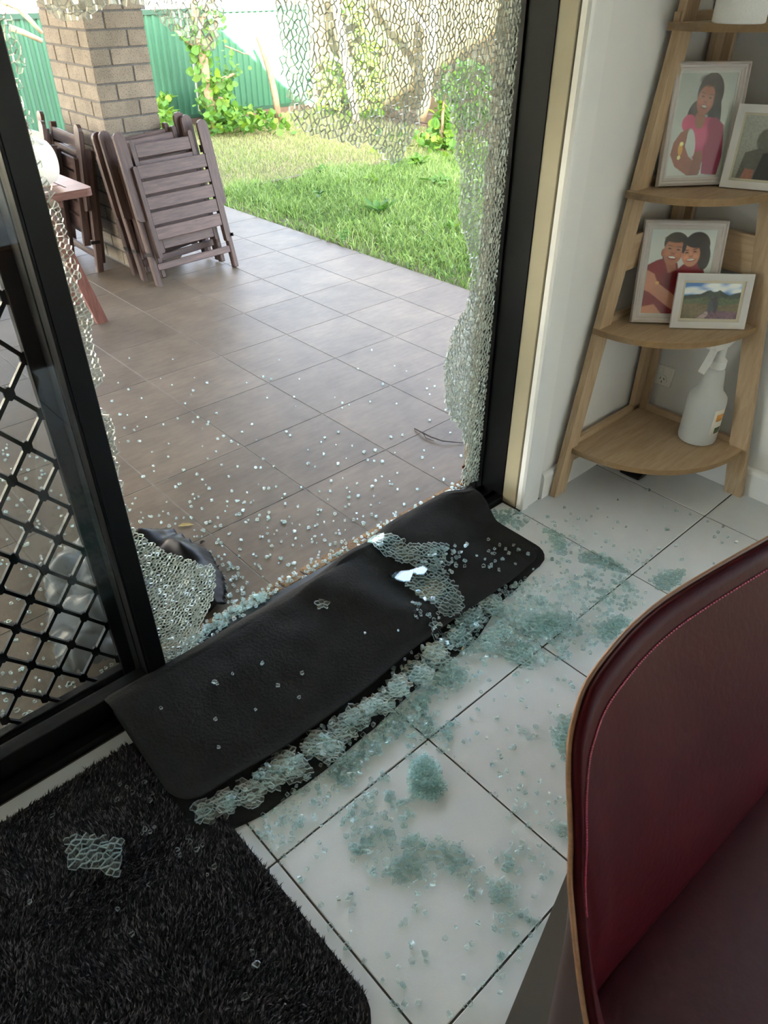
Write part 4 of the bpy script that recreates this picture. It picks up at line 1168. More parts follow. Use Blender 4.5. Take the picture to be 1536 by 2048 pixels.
# ---- frosted jug lying on the table
J0 = Vector((1.385, 3.80, TZ + .098))
jg = empty('plastic_jug', (1.26, 3.80, TZ), 'white frosted plastic jug lying on its side on the garden table', 'jug')
q = MB(); q.lathe([(.030, .0), (.068, -.004), (.086, -.016), (.095, -.04), (.097, -.08), (.097, -.25), (.085, -.30), (.05, -.335), (.028, -.345), (.028, -.372)], J0 + Vector((0, 0, 0)), 32, 'x'); q.build('body', 'frosted_plastic', jg, SM)
q = MB(); q.lathe([(.031, -.352), (.031, -.378), (.02, -.38)], J0, 20, 'x'); q.build('cap', 'white_plastic', jg, SM)
q = MB(); q.tube([(J0.x - .05, J0.y - .05, J0.z + .085), (J0.x - .08, J0.y - .075, J0.z + .11), (J0.x - .18, J0.y - .075, J0.z + .11), (J0.x - .23, J0.y - .05, J0.z + .08)], .011, 8); q.build('handle', 'frosted_plastic', jg, True)

# ---- crumpled black plastic with a clear sheet, just outside the door
def crumple(name, outline, h, m_, parent, seed, fine=1.0, base=PZ + .002, n_=46):
    xs = [p[0] for p in outline]; ys = [p[1] for p in outline]
    x0, x1, y0, y1 = min(xs), max(xs), min(ys), max(ys)
    q = MB(); idx = {}
    def dist(x, y):
        return min(math.dist((x, y), (a[0] + (b[0] - a[0]) * t, a[1] + (b[1] - a[1]) * t)) for a, b in zip(outline, outline[1:] + outline[:1]) for t in (0, .2, .4, .6, .8))
    for i in range(n_ + 1):
        for j in range(n_ + 1):
            x = x0 + (x1 - x0) * i / n_; y = y0 + (y1 - y0) * j / n_
            if not inpoly(x, y, outline): continue
            d = dist(x, y)
            f_ = abs(noise.noise(Vector((x * 7, y * 7, seed)))) * 1.6 + .35 * noise.noise(Vector((x * 22 * fine, y * 16, seed + 3)))
            z = base + h * min(1, d / .09) ** .6 * (.55 + .6 * f_)
            idx[(i, j)] = len(q.v); q.v.append((x + .01 * noise.noise(Vector((x * 11, y * 11, seed + 7))), y, max(base, z)))
    for (i, j), a in idx.items():
        if (i + 1, j) in idx and (i, j + 1) in idx and (i + 1, j + 1) in idx:
            q.f.append((a, idx[(i + 1, j)], idx[(i + 1, j + 1)], idx[(i, j + 1)])); q.mi.append(0)
    o = q.build(name, m_, parent, True)
    md = o.modifiers.new('thick', 'SOLIDIFY'); md.thickness = .0012
    return o
bgo = crumple('plastic_bag', [(.40, 1.50), (.74, 1.49), (.80, 1.60), (.83, 1.74), (.79, 1.94), (.70, 2.03), (.60, 2.06), (.50, 1.90), (.42, 1.75)], .085, 'bag_black', None, 1.3, n_=60)
tag(bgo, 'crumpled black plastic bag lying outside the door behind the crazed glass', 'plastic bag')
csh = crumple('plastic_sheet', [(.24, 1.52), (.42, 1.49), (.50, 1.62), (.60, 1.90), (.57, 2.10), (.44, 2.03), (.36, 1.92), (.30, 1.75)], .12, 'clear_sheet', None, 5.1, .5, PZ + .012, n_=60)
tag(csh, 'crumpled clear plastic sheet on the patio behind the diamond grille', 'plastic sheet')

# ---- small litter
tw_ = empty('twig', (1.93, 1.76, PZ), 'thin dark forked twig lying on the patio tiles', 'twig')
q = MB(); q.tube([at(829, 857, PZ + .004), at(846, 866, PZ + .012), at(862, 874, PZ + .010), at(885, 882, PZ + .012), at(926, 886, PZ + .004)], [.0026, .003, .0026, .002, .0014], 7); q.build('stem', 'twig_bark', tw_)
q = MB(); q.tube([at(846, 866, PZ + .010), at(852, 876, PZ + .008), at(868, 882, PZ + .006)], [.002, .0016, .001], 6); q.build('side_shoot', 'twig_bark', tw_)
def litter_leaf(name, a, b, wd_, label, m_):
    a, b = Vector(a), Vector(b); d = b - a; n_ = Vector((-d.y, d.x, 0)).normalized() * wd_
    q = MB(); L_ = [a, a + d * .3 - n_ + Vector((0, 0, .004)), a + d * .7 - n_ * .8 + Vector((0, 0, .003)), b, a + d * .7 + n_ * .8 + Vector((0, 0, .005)), a + d * .3 + n_ + Vector((0, 0, .006)), a + d * .5 + Vector((0, 0, .0015))]
    q.add(L_, [(0, 1, 6), (1, 2, 6), (2, 3, 6), (3, 4, 6), (4, 5, 6), (5, 0, 6)]); o = q.build(name, m_)
    md = o.modifiers.new('thick', 'SOLIDIFY'); md.thickness = .0012
    return tag(o, label, 'leaf')
litter_leaf('dry_leaf', at(356, 1052, PZ + .003), at(388, 1049, PZ + .003), .007, 'pale dry leaf lying on the patio near the black bag', 'dry_leaf')
litter_leaf('dry_leaf', at(400, 1088, PZ + .003), at(410, 1082, PZ + .003), .005, 'small brown dry leaf on the patio grout line', 'twig_bark')
q = MB(); q.tube([at(343, 1060, PZ + .003), at(362, 1070, PZ + .004)], .0012, 6); o = q.build('pine_needle', 'bark'); tag(o, 'short brown stick beside the dry leaf on the patio', 'stick')
P = [atY(924, 932, 1.427), atY(931, 930, 1.427), atY(936, 944, 1.427), atY(933, 960, 1.427), atY(937, 968, 1.427), atY(922, 972, 1.427), atY(926, 950, 1.427)]
q = MB(); q.prism([(p.x, p.z) for p in P], 'y', 1.4255, 1.4285); o = q.build('rusty_scrap', 'rust_scrap'); tag(o, 'ragged brown scrap standing at the foot of the crazed glass', 'scrap')

# ---- plants
LEAF = []
for k in range(5):
    rr = random.Random(50 + k); q = MB()
    out = [(0, 0, 0), (.32, .06, .03), (.48, .34, .05), (.40, .62, .03), (.18, .88, 0), (0, 1.05, -.05), (-.18, .88, 0), (-.40, .62, .03), (-.48, .34, .05), (-.32, .06, .03)]
    vs = [(x * rr.uniform(.85, 1.1), y, z * 1.8 + rr.uniform(-.03, .03)) for x, y, z in out] + [(0, .45, -.06)]
    q.add(vs, [(i, (i + 1) % 10, 10) for i in range(10)])
    b_ = rr.uniform(.62, 1.0)
    colr = [(.085 * b_, .21 * b_, .028 * b_, 1), (.15 * b_, .30 * b_, .035 * b_, 1), (.07 * b_, .17 * b_, .025 * b_, 1), (.22 * b_, .36 * b_, .03 * b_, 1), (.11 * b_, .25 * b_, .03 * b_, 1)][k]
    LEAF.append(q.mesh('leaf', 'leaf_mat', True, cols=[colr] * len(vs)))
def leafrot(rr, face=None):
    return (rr.uniform(.3, 1.25), rr.uniform(-.5, .5), rr.uniform(0, 6.28)) if face is None else (rr.uniform(.9, 1.5), rr.uniform(-.5, .5), face + rr.uniform(-.8, .8))
def put_leaves(parent, pts, size, rr, kinds=(0, 1, 2, 3, 4), face=None):
    base = wloc(parent)
    for p in pts:
        o = link('leaf', LEAF[rr.choice(kinds)], parent, Vector(p) - base, leafrot(rr, face)); s = size * rr.uniform(.65, 1.25); o.scale = (s, s, s)
def foliage(parent, pts, size, rr, kinds, name='foliage', face=None):
    """many small leaves as one part"""
    q = MB(); cols = []
    for p in pts:
        me = LEAF[rr.choice(kinds)]; s = size * rr.uniform(.6, 1.3)
        m_ = Matrix.Translation(p) @ Matrix.Rotation(rr.uniform(0, 6.28) if face is None else face + rr.uniform(-.9, .9), 4, 'Z') @ Matrix.Rotation(rr.uniform(.2, 1.4), 4, 'X') @ Matrix.Scale(s, 4)
        b = len(q.v); q.v += [tuple(m_ @ v_.co) for v_ in me.vertices]
        for f_ in me.polygons: q.f.append(tuple(b + i for i in f_.vertices)); q.mi.append(0)
        cc = me.color_attributes['Col'].data[0].color; k_ = rr.uniform(.8, 1.2); cols += [(cc[0] * k_, cc[1] * k_, cc[2] * k_, 1)] * len(me.vertices)
    o = q.build(name, 'leaf_mat', parent, cols=cols); o['kind'] = 'stuff'; return o
rp = random.Random(21)
def along(path, n_, spread):
    out = []
    for k in range(n_):
        t = rp.random() * (len(path) - 1); i = int(t); p = Vector(path[i]).lerp(Vector(path[i + 1]), t - i)
        out.append(p + Vector((rp.gauss(0, spread), rp.gauss(0, spread), rp.gauss(0, spread))))
    return out
face_cam = math.pi / 2 - YAW - math.pi / 2
# trunk wrapped in a vine, by the green fence
VY = 8.55
vt = empty('vine_tree', (5.15, VY, -.05), 'bent trunk wrapped in heart-leaved vine before the green fence', 'tree')
trk = [atY(432, 262, VY), atY(428, 225, VY), atY(418, 195, VY), atY(412, 160, VY), atY(408, 120, VY), atY(398, 90, VY), atY(396, 50, VY), atY(388, 10, VY), atY(385, -70, VY)]
q = MB(); q.tube(trk, [.06, .055, .05, .05, .05, .048, .042, .036, .03], 10); q.build('trunk', 'bark', vt, True)
for br, r_ in (([atY(408, 118, VY), atY(416, 88, VY), atY(430, 58, VY), atY(434, 25, VY), atY(424, -10, VY)], .036), ([atY(396, 48, VY), atY(412, 28, VY), atY(422, -5, VY)], .03), ([atY(428, 175, VY), atY(444, 158, VY), atY(468, 148, VY)], .022), ([atY(424, 205, VY), atY(432, 196, VY), atY(450, 198, VY)], .022), ([atY(352, 60, VY), atY(372, 82, VY), atY(396, 98, VY)], .016)):
    q = MB(); q.tube(br, [r_, r_ * .85, r_ * .7, r_ * .6, r_ * .5][:len(br)], 8); q.build('branch', 'bark', vt, True)
put_leaves(vt, along(trk[1:7], 110, .055) + along([atY(424, 240, VY), atY(450, 200, VY), atY(440, 170, VY)], 30, .10), .085, rp, (0, 1, 3, 4), face_cam)
foliage(vt, along(trk[1:8], 150, .07) + along([atY(412, 30, VY), atY(430, 20, VY), atY(470, 145, VY), atY(462, 150, VY)], 60, .06) + along([atY(352, 62, VY), atY(398, 96, VY)], 60, .03), .055, rp, (0, 1, 2, 4), face=face_cam)
# ivy mound at the foot of the fence
im = empty('ivy_mound', (5.6, 8.4, -.05), 'mound of heart-leaved ivy spreading along the foot of the green fence', 'ivy')
mp_ = [Vector(at(x, y, -.04)) + Vector((0, 0, abs(rp.gauss(0, .10)) * sm(600, 430, x) + rp.random() * .10)) for x, y in [(rp.triangular(405, 600, 440), rp.uniform(246, 278)) for _ in range(420)]]
put_leaves(im, mp_[:150], .085, rp, (0, 1, 3, 4)); foliage(im, mp_[150:] + [Vector(at(rp.uniform(420, 470), rp.uniform(232, 270), -.04)) + Vector((0, 0, rp.random() * .55)) for _ in range(260)], .07, rp, (0, 1, 2, 4))
im2 = empty('ivy_mound', (4.4, 8.5, -.05), 'small yellow-green ivy clump showing between pillar and folded chairs', 'ivy')
foliage(im2, [Vector(at(rp.uniform(316, 352), rp.uniform(250, 290), -.04)) + Vector((0, 0, rp.random() * .35)) for _ in range(170)], .08, rp, (1, 3, 4))
# leaning pale sapling
VY = 8.6
ls = empty('leaning_sapling', (6.05, VY, -.05), 'bare leaning sapling standing before the sunlit part of the green fence', 'tree')
q = MB(); q.tube([atY(558, 246, VY), atY(551, 195, VY), atY(541, 148, VY), atY(530, 115, VY), atY(512, 62, VY), atY(503, 44, VY)], [.045, .042, .038, .032, .024, .012], 9); q.build('trunk', 'bark', ls, True)
q = MB(); q.tube([atY(500, 110, VY), atY(484, 106, VY), atY(466, 98, VY), atY(450, 92, VY)], [.004, .007, .008, .01], 6); q.build('branch', 'bark', ls, True)
# two pale trunks before the tan fence
VX = 6.75
pt_ = empty('pale_tree', atX(712, 245, VX), 'slim white-barked trunk in full sun before the tan fence', 'tree')
q = MB(); q.tube([atX(714, 248, VX), atX(706, 205, VX), atX(700, 170, VX), atX(690, 118, VX), atX(684, 70, VX), atX(672, 8, VX), atX(664, -60, VX)], [.055, .05, .048, .045, .045, .04, .035], 10); q.build('trunk', 'bark_pale', pt_, True)
q = MB(); q.tube([atX(698, 160, VX), atX(684, 125, VX), atX(660, 112, VX)], [.028, .024, .014], 8); q.build('branch', 'bark_pale', pt_, True)
pf_ = empty('pale_tree', atX(842, 240, VX), 'forked white-barked tree where the shadow crosses the tan fence', 'tree')
q = MB(); q.tube([atX(842, 238, VX), atX(852, 205, VX), atX(858, 170, VX), atX(866, 120, VX), atX(866, 60, VX), atX(870, -40, VX)], [.06, .055, .05, .045, .042, .035], 10); q.build('trunk', 'bark_pale', pf_, True)
q = MB(); q.tube([atX(866, 78, VX), atX(848, 52, VX), atX(826, 26, VX), atX(796, -8, VX), atX(760, -60, VX)], [.036, .034, .032, .028, .02], 9); q.build('branch', 'bark_pale', pf_, True)
# sunlit climber on the tan fence and the green one at its shaded foot
sv = empty('sunlit_climber', (FX - .15, 8.4, -.05), 'yellow-green climber in the sun on the tan fence', 'climber')
pts = [atX(rp.gauss(665, 22), rp.uniform(120, 240), FX - .2) for _ in range(190)] + [atX(rp.gauss(735, 18), rp.uniform(60, 240), FX - .2) for _ in range(240)] + [atX(rp.uniform(680, 730), rp.uniform(10, 50), FX - .2) for _ in range(50)]
pts = [p for p in pts if p.z > -.06]
foliage(sv, pts, .075, rp, (1, 3), face=face_cam - .4)
q = MB(); q.tube([atX(740, 250, FX - .15), atX(730, 180, FX - .15), atX(738, 100, FX - .15), atX(728, 40, FX - .15)], .012, 6); q.build('stem', 'bark', sv)
iv = empty('ivy_column', (6.3, 5.95, -.05), 'column of green ivy climbing a stake near the crazed glass edge', 'ivy')
q = MB(); q.tube([(6.3, 5.95, -.08), (6.28, 5.95, .3), (6.31, 5.95, .56)], .016, 7); q.build('stake', 'bark', iv)
cp = [Vector((6.3 + rp.gauss(0, .05), 5.95 + rp.gauss(0, .07), rp.uniform(-.03, .55))) for _ in range(150)] + [Vector((6.25 + rp.gauss(0, .22), 5.9 + rp.gauss(0, .30), rp.uniform(-.04, .12))) for _ in range(170)]
put_leaves(iv, cp[:60], .075, rp, (0, 1, 3, 4), face_cam); foliage(iv, cp[60:], .065, rp, (0, 1, 3, 4))
# shaded shrub seen through the right-hand crazed glass
ss = empty('shaded_shrub', (6.75, 5.2, -.05), 'loose green shrub in the shade, seen through the crazed glass', 'shrub')
q = MB(); q.tube([(6.75, 5.2, -.08), (6.8, 5.25, .3), (6.72, 5.3, .7)], [.03, .02, .01], 7); q.build('stem', 'bark', ss)
foliage(ss, [atX(rp.uniform(880, 985), rp.uniform(130, 260), 6.75) for _ in range(260)], .075, rp, (0, 1, 2, 4), face=face_cam)
# thin bare branches at the top left, in front of the green fence
bb = empty('bare_branch', atY(40, 60, 8.2), 'thin bare branches crossing the green fence left of the pillar', 'branch')
for br in ([(-30, -10), (35, 15), (60, 40), (84, 66)], [(20, 55), (45, 64), (84, 82)]):
    q = MB(); q.tube([atY(x, y, 8.2) for x, y in br], [.028, .026, .022, .016][:len(br)], 8); q.build('branch', 'bark_pale', bb, True)

# ---- grass: near, lush and weedy; far, short and dry
def grass(name, label, n_, xr, yr, hgt, wid, cols_, seed, test=None, leafy=0):
    rs = np.random.RandomState(seed)
    x = rs.uniform(*xr, n_); y = rs.uniform(*yr, n_)
    k = np.array([(test is None or test(a, b)) for a, b in zip(x, y)]); x, y = x[k], y[k]; n_ = len(x)
    z = np.array([ground_z(a, b) for a, b in zip(x, y)]) - .004
    pn = np.array([noise.noise(Vector((a * 1.4, b * 1.4, 9))) for a, b in zip(x, y)])
    h = rs.uniform(*hgt, n_) * (1 + .5 * pn); an = rs.uniform(0, 6.28, n_); ln = rs.uniform(.2, 1.0, n_) * h
    w2 = rs.uniform(*wid, n_); ta = rs.uniform(0, 3.14, n_)
    lf = rs.rand(n_) < leafy
    w2 = np.where(lf, w2 * 3.0, w2); h = np.where(lf, h * .6, h); ln = np.where(lf, h * 1.1, ln)
    px_, py_ = np.cos(ta) * w2, np.sin(ta) * w2
    ex, ey = np.cos(an) * ln, np.sin(an) * ln
    B = np.stack([np.stack([x - px_ * np.where(lf, .2, 1), y - py_ * np.where(lf, .2, 1), z], 1), np.stack([x + px_ * np.where(lf, .2, 1), y + py_ * np.where(lf, .2, 1), z], 1), np.stack([x + ex * .5 + px_ * np.where(lf, 1, .7), y + ey * .5 + py_ * np.where(lf, 1, .7), z + h * .72], 1), np.stack([x + ex * .5 - px_ * np.where(lf, 1, .7), y + ey * .5 - py_ * np.where(lf, 1, .7), z + h * .72], 1), np.stack([x + ex, y + ey, z + h], 1)], 1).reshape(-1, 3)
    ci = np.clip(((pn + 1) / 2 + rs.normal(0, .28, n_)) * len(cols_), 0, len(cols_) - 1).astype(int)
    cc = np.array([c_ for c_ in cols_])[ci] * rs.uniform(.80, 1.45, (n_, 1)); cc = np.concatenate([cc, np.ones((n_, 1))], 1)
    q = MB(); q.v = B.tolist(); q.f = [t_ for k in range(n_) for t_ in ((5 * k, 5 * k + 1, 5 * k + 2, 5 * k + 3), (5 * k + 3, 5 * k + 2, 5 * k + 4))]; q.mi = [0] * len(q.f)
    o = q.build(name, 'grass_blade', None, cols=np.repeat(cc, 5, 0)); return tag(o, label, 'grass', kind='stuff')
NEAR = [(.10, .17, .045), (.15, .24, .06), (.22, .31, .085), (.18, .29, .06), (.30, .38, .15)]
DRY = [(.34, .31, .16), (.30, .31, .12), (.24, .29, .09), (.38, .35, .19), (.20, .28, .07)]
EDG = lambda x: 5.98 - .10 * (x - 4.1) + .06 * math.sin(x * 3)
grass('lush_grass', 'lush green grass and weeds growing beside the patio', 62000, (PEDGE + .01, 6.9), (2.5, 6.3), (.04, .105), (.0022, .0042), NEAR, 11, lambda x, y: y < EDG(x) + .1 * math.sin(x * 7) and not (x < PEDGE + .22 and rp.random() < .55), .30)
grass('dry_grass', 'short straw-coloured grass in front of the fences', 52000, (PEDGE + .05, 7.15), (5.8, 9.2), (.018, .045), (.0022, .004), DRY, 12, lambda x, y: y > EDG(x) - .05)
# broad-leaved weeds
def weed(px, py, r, n_, label, kinds):
    b = at(px, py, -.045); b.z = ground_z(b.x, b.y)
    w_ = empty('broadleaf_weed', b, label, 'weed', 'broad-leaved weeds in the lush grass')
    for k in range(n_):
        a = k * 2.4; o = link('leaf', LEAF[rp.choice(kinds)], w_, (rp.gauss(0, r * .3), rp.gauss(0, r * .3), .03 + .05 * rp.random()), (rp.uniform(.1, .8), rp.uniform(-.3, .3), a)); s = r * rp.uniform(.7, 1.1); o.scale = (s * .6, s, s)
    return w_
weed(756, 432, .12, 12, 'pale rosette weed with upright leaves in the middle of the lawn', (0, 2, 4))
weed(640, 352, .08, 10, 'broadleaf weed at the line where dry grass meets lush grass', (0, 4))
weed(835, 338, .10, 16, 'tall leafy weed under the pointed tip of the hanging glass', (1, 4))
weed(880, 372, .11, 16, 'wide leafy weed close to the crazed glass edge', (0, 1, 4))
weed(745, 372, .07, 10, 'small bright weed left of the wide leafy weed', (1, 3))
weed(686, 490, .06, 9, 'little weed standing at the patio edge', (0, 4))
weed(900, 470, .06, 9, 'flat yellow-green weed near the patio end of the lawn', (1, 3))
weed(640, 402, .06, 10, 'low round-leaved weed among the lush grass nearer the chairs', (0, 2))
# sunken edging strip between the two lawns
q = MB()
for k in range(9):
    x = 3.9 + k * .16; q.bbox(x, x + .155, EDG(x) - .03, EDG(x) + .02, -.08, -.018, .004)
o = q.build('edging_strip', 'plinth'); tag(o, 'low brown edging strip between lush and dry grass', 'edging', None, 'structure')

# ================================================================== BROKEN GLASS
def side_mat(name, tint, dif, wt, wg, wd):
    """the rough fracture faces: part clear, part mirror-like, part frosted"""
    m, t, p = mat(name)
    p.inputs['Base Color'].default_value = dif; p.inputs['Roughness'].default_value = 0.2; p.inputs['Specular IOR Level'].default_value = 0.8
    tr = t.nodes.new('ShaderNodeBsdfTransparent'); tr.inputs[0].default_value = tint
    g = t.nodes.new('ShaderNodeBsdfGlass'); g.inputs['Color'].default_value = tint; g.inputs['IOR'].default_value = 1.5; g.inputs['Roughness'].default_value = 0.05
    tl = t.nodes.new('ShaderNodeBsdfTranslucent'); tl.inputs[0].default_value = dif
    m0 = t.nodes.new('ShaderNodeMixShader'); m0.inputs[0].default_value = 0.5
    m1 = t.nodes.new('ShaderNodeMixShader'); m1.inputs[0].default_value = wg / (wg + wt)
    m2 = t.nodes.new('ShaderNodeMixShader'); m2.inputs[0].default_value = wd
    L = t.links.new
    L(p.outputs[0], m0.inputs[1]); L(tl.outputs[0], m0.inputs[2]); L(tr.outputs[0], m1.inputs[1]); L(g.outputs[0], m1.inputs[2])
    L(m1.outputs[0], m2.inputs[1]); L(m0.outputs[0], m2.inputs[2]); L(m2.outputs[0], t.nodes['Material Output'].inputs[0])
side_mat('fracture_face', (0.70, 0.86, 0.845, 1), (0.92, 0.99, 0.98, 1), .65, .35, .30)
side_mat('fracture_sheet', (0.74, 0.89, 0.88, 1), (0.92, 0.99, 0.985, 1), .75, .25, .28)
def voronoi(poly, sx, sy, seed, jit=.42, rot=0.0):
    """cells of a jittered grid whose sites lie inside poly"""
    rr = random.Random(seed); c_, s_ = math.cos(rot), math.sin(rot)
    pr = [(x * c_ + y * s_, -x * s_ + y * c_) for x, y in poly]
    x0, x1 = min(p[0] for p in pr) - 3 * sx, max(p[0] for p in pr) + 3 * sx; y0, y1 = min(p[1] for p in pr) - 3 * sy, max(p[1] for p in pr) + 3 * sy
    S = []; row = 0; y = y0
    while y < y1:
        x = x0 + (sx / 2 if row % 2 else 0)
        while x < x1:
            S.append(Vector((x + rr.gauss(0, jit) * sx * .62, y + rr.gauss(0, jit) * sy * .62))); x += sx
        y += sy; row += 1
    keep = [p for p in S if True]
    vco, _, faces, _, _, _ = delaunay_2d_cdt(keep, [], [], 0, 1e-6)
    cells = {}
    for f in faces:
        if len(f) != 3: continue
        a, b, c2 = (vco[i] for i in f)
        d = 2 * (a.x * (b.y - c2.y) + b.x * (c2.y - a.y) + c2.x * (a.y - b.y))
        if abs(d) < 1e-12: continue
        ux = (a.length_squared * (b.y - c2.y) + b.length_squared * (c2.y - a.y) + c2.length_squared * (a.y - b.y)) / d
        uy = (a.length_squared * (c2.x - b.x) + b.length_squared * (a.x - c2.x) + c2.length_squared * (b.x - a.x)) / d
        for i in f: cells.setdefault(i, []).append((ux, uy))
    out = []
    for i, P in cells.items():
        st = vco[i]
        if len(P) < 3 or not inpoly(st.x, st.y, pr): continue
        if any(abs(p[0] - st.x) > 2.2 * sx or abs(p[1] - st.y) > 2.2 * sy for p in P): continue
        P.sort(key=lambda p: math.atan2(p[1] - st.y, p[0] - st.x))
        cx = sum(p[0] for p in P) / len(P); cy = sum(p[1] for p in P) / len(P)
        Q = []
        for p in P:
            if not Q or math.dist(p, Q[-1]) > .0006: Q.append(p)
        if len(Q) < 3: continue
        out.append([(x * c_ - y * s_, x * s_ + y * c_) for x, y in Q])
    return out
def crazed(poly, sx, sy, seed, place, thick=.005, gap=.0004, jit=.42, rot=0.0, tilt=.0004):
    q = MB(); rr = random.Random(seed + 1)
    for P in voronoi(poly, sx, sy, seed, jit, rot):
        cx = sum(p[0] for p in P) / len(P); cy = sum(p[1] for p in P) / len(P)
        Q = []
        for x, y in P:
            d = math.dist((x, y), (cx, cy)); k = max(.5, 1 - gap / max(d, 1e-4)); Q.append((cx + (x - cx) * k, cy + (y - cy) * k))
        n_ = len(Q); tx, ty = rr.gauss(0, tilt) / sx, rr.gauss(0, tilt) / sy; o_ = rr.gauss(0, tilt * .6)
        b = len(q.v)
        q.v += [tuple(place(x, y, o_ + tx * (x - cx) + ty * (y - cy))) for x, y in Q] + [tuple(place(x, y, thick + o_ + tx * (x - cx) + ty * (y - cy))) for x, y in Q]
        q.f += [tuple(b + i for i in range(n_)), tuple(b + n_ + i for i in range(n_ - 1, -1, -1))]; q.mi += [0, 0]
        for i in range(n_):
            j = (i + 1) % n_; q.f.append((b + j, b + i, b + n_ + i, b + n_ + j)); q.mi.append(1)
    return q
# ---- remnants of the pane still hanging in the frame
on_pane = lambda x, y, d: (x, YG + d, y)
def pane_poly(P): return [(atY(x, y, YG).x, atY(x, y, YG).z) for x, y in P]
PA = [(1062, -230), (1050, 0), (1012, 430), (985, 740), (974, 958), (950, 963), (927, 974), (924, 948), (931, 932), (939, 905), (928, 880), (924, 858), (905, 840), (895, 820), (891, 770), (889, 732), (897, 700), (905, 670), (918, 642), (930, 620), (939, 600), (941, 575), (945, 540), (935, 490), (922, 450), (920, 400), (925, 360), (915, 310), (910, 262), (903, 232), (894, 206), (878, 200), (864, 188), (855, 204), (846, 230), (834, 258), (825, 277), (808, 310), (795, 325), (777, 318), (752, 297), (740, 284), (718, 292), (696, 286), (675, 279), (653, 275), (615, 266), (585, 249), (583, 215), (572, 163), (565, 107), (561, 43), (555, 0), (548, -230)]
PB = [(470, -200), (440, 60), (428, 108), (412, 96), (385, 80), (352, 62), (330, 48), (312, 30), (290, 16), (262, 8), (232, 4), (205, 8), (188, 28), (176, 36), (160, 44), (140, 42), (118, 38), (100, 20), (86, 4), (70, -10), (40, -200)]
PC = [(-12, 120), (30, 150), (52, 345), (120, 590), (180, 800), (225, 965), (252, 1058), (262, 1056), (250, 1010), (240, 950), (234, 912), (230, 882), (232, 858), (216, 830), (194, 806), (190, 780), (207, 766), (206, 738), (192, 700), (180, 668), (188, 650), (172, 614), (156, 582), (162, 552), (150, 520), (128, 455), (108, 385), (86, 338), (64, 292), (62, 232), (44, 190), (46, 112), (26, 40), (10, -20), (-60, -200), (-90, -150)]
PD = [(240, 1020), (256, 1052), (268, 1056), (278, 1072), (284, 1066), (300, 1085), (330, 1105), (370, 1120), (405, 1129), (430, 1135), (431, 1165), (428, 1190), (416, 1222), (402, 1250), (395, 1290), (330, 1345), (310, 1310)]
for P, sx, sy, sd_, nm, lab, rot in ((PA, .0098, .0140, 5, 'crazed_pane', 'crazed glass remnant along the jamb and head of the door', .12), (PB, .0085, .0105, 6, 'crazed_pane', 'crazed glass shreds hanging from the head of the door', .0), (PC, .0100, .0080, 7, 'crazed_pane', 'crazed glass strip along the meeting stile', -.5), (PD, .0135, .0062, 8, 'crazed_pane', 'triangular crazed glass remnant standing on the sill', .12)):
    o = crazed(pane_poly(P), sx, sy, sd_, on_pane, .005, .00035, .40, rot, .0005).build(nm, ['crazed_face', 'crack_wall'], fr)
    o['label'] = lab

# ---- crazed pieces lying about
def lay(P_px, label, sx=.011, sy=.014, seed=1, z=None, rot=0.0, thick=.005, layers=1, dz=0.0, jit=.40, group=None, gap=.0005):
    """outline in picture pixels, measured on the surface the piece lies on"""
    c0 = at(sum(p[0] for p in P_px) / len(P_px), sum(p[1] for p in P_px) / len(P_px), 0.0)
    h = surf(c0.x, c0.y) if z is None else z
    c0 = at(sum(p[0] for p in P_px) / len(P_px), sum(p[1] for p in P_px) / len(P_px), h)
    if z is None: h = surf(c0.x, c0.y)
    P = [(at(x, y, h).x, at(x, y, h).y) for x, y in P_px]
    onmat = z is None and mat_top(c0.x, c0.y) is not None
    rr = random.Random(seed); a, b = rr.gauss(0, .03), rr.gauss(0, .03)
    q = MB()
    for l in range(layers):
        f_ = 1 - .12 * l; ox, oy = rr.gauss(0, .006) * l, rr.gauss(0, .006) * l
        PP = [(c0.x + (x - c0.x) * f_ + ox, c0.y + (y - c0.y) * f_ + oy) for x, y in P]
        def place(x, y, d, l=l):
            base = (mat_top(x, y) or h) + .0015 if onmat else h + .0008
            return (x, y, base + d + l * (thick + .0012) + (max(0, a * (x - c0.x) + b * (y - c0.y)) if not onmat else 0) + dz)
        w2 = crazed(PP, sx, sy, seed + l * 17, place, thick, gap, jit, rot, .0006)
        k = len(q.v); q.v += w2.v; q.f += [tuple(k + i for i in f) for f in w2.f]; q.mi += w2.mi
    if not q.f: return None
    o = q.build('glass_piece', ['sheet_glass', 'fracture_sheet'])
    return tag(o, label, 'glass piece', group)
lay([(130, 1676), (150, 1668), (205, 1672), (240, 1680), (246, 1700), (247, 1735), (234, 1750), (200, 1744), (138, 1735), (134, 1705)], 'crazed glass sheet lying alone on the black shaggy rug', .011, .016, 31, .0205, .5)
lay([(822, 1526), (848, 1510), (880, 1535), (893, 1580), (880, 1604), (845, 1600), (818, 1585), (816, 1552)], 'thick pale green clump of crazed glass alone on the white tile', .0075, .009, 32, layers=3, rot=.3)
lay([(1118, 1436), (1148, 1425), (1152, 1520), (1130, 1522), (1112, 1505), (1103, 1470)], 'crescent of crazed glass against the edge of the leather chair', .0115, .0140, 33, layers=2)
lay([(1105, 1645), (1122, 1640), (1160, 1662), (1160, 1695), (1135, 1686), (1110, 1664)], 'small crazed glass patch half hidden by the leather chair', .0115, .0140, 34)
lay([(880, 1452), (897, 1448), (906, 1468), (900, 1490), (886, 1484), (878, 1468)], 'pointed oval of crazed glass just below the mat on white tile', .0115, .0140, 35)
lay([(845, 1440), (872, 1448), (872, 1478), (850, 1476), (838, 1460)], 'crazed glass scrap on the grout crossing before the mat', .010, .012, 36)
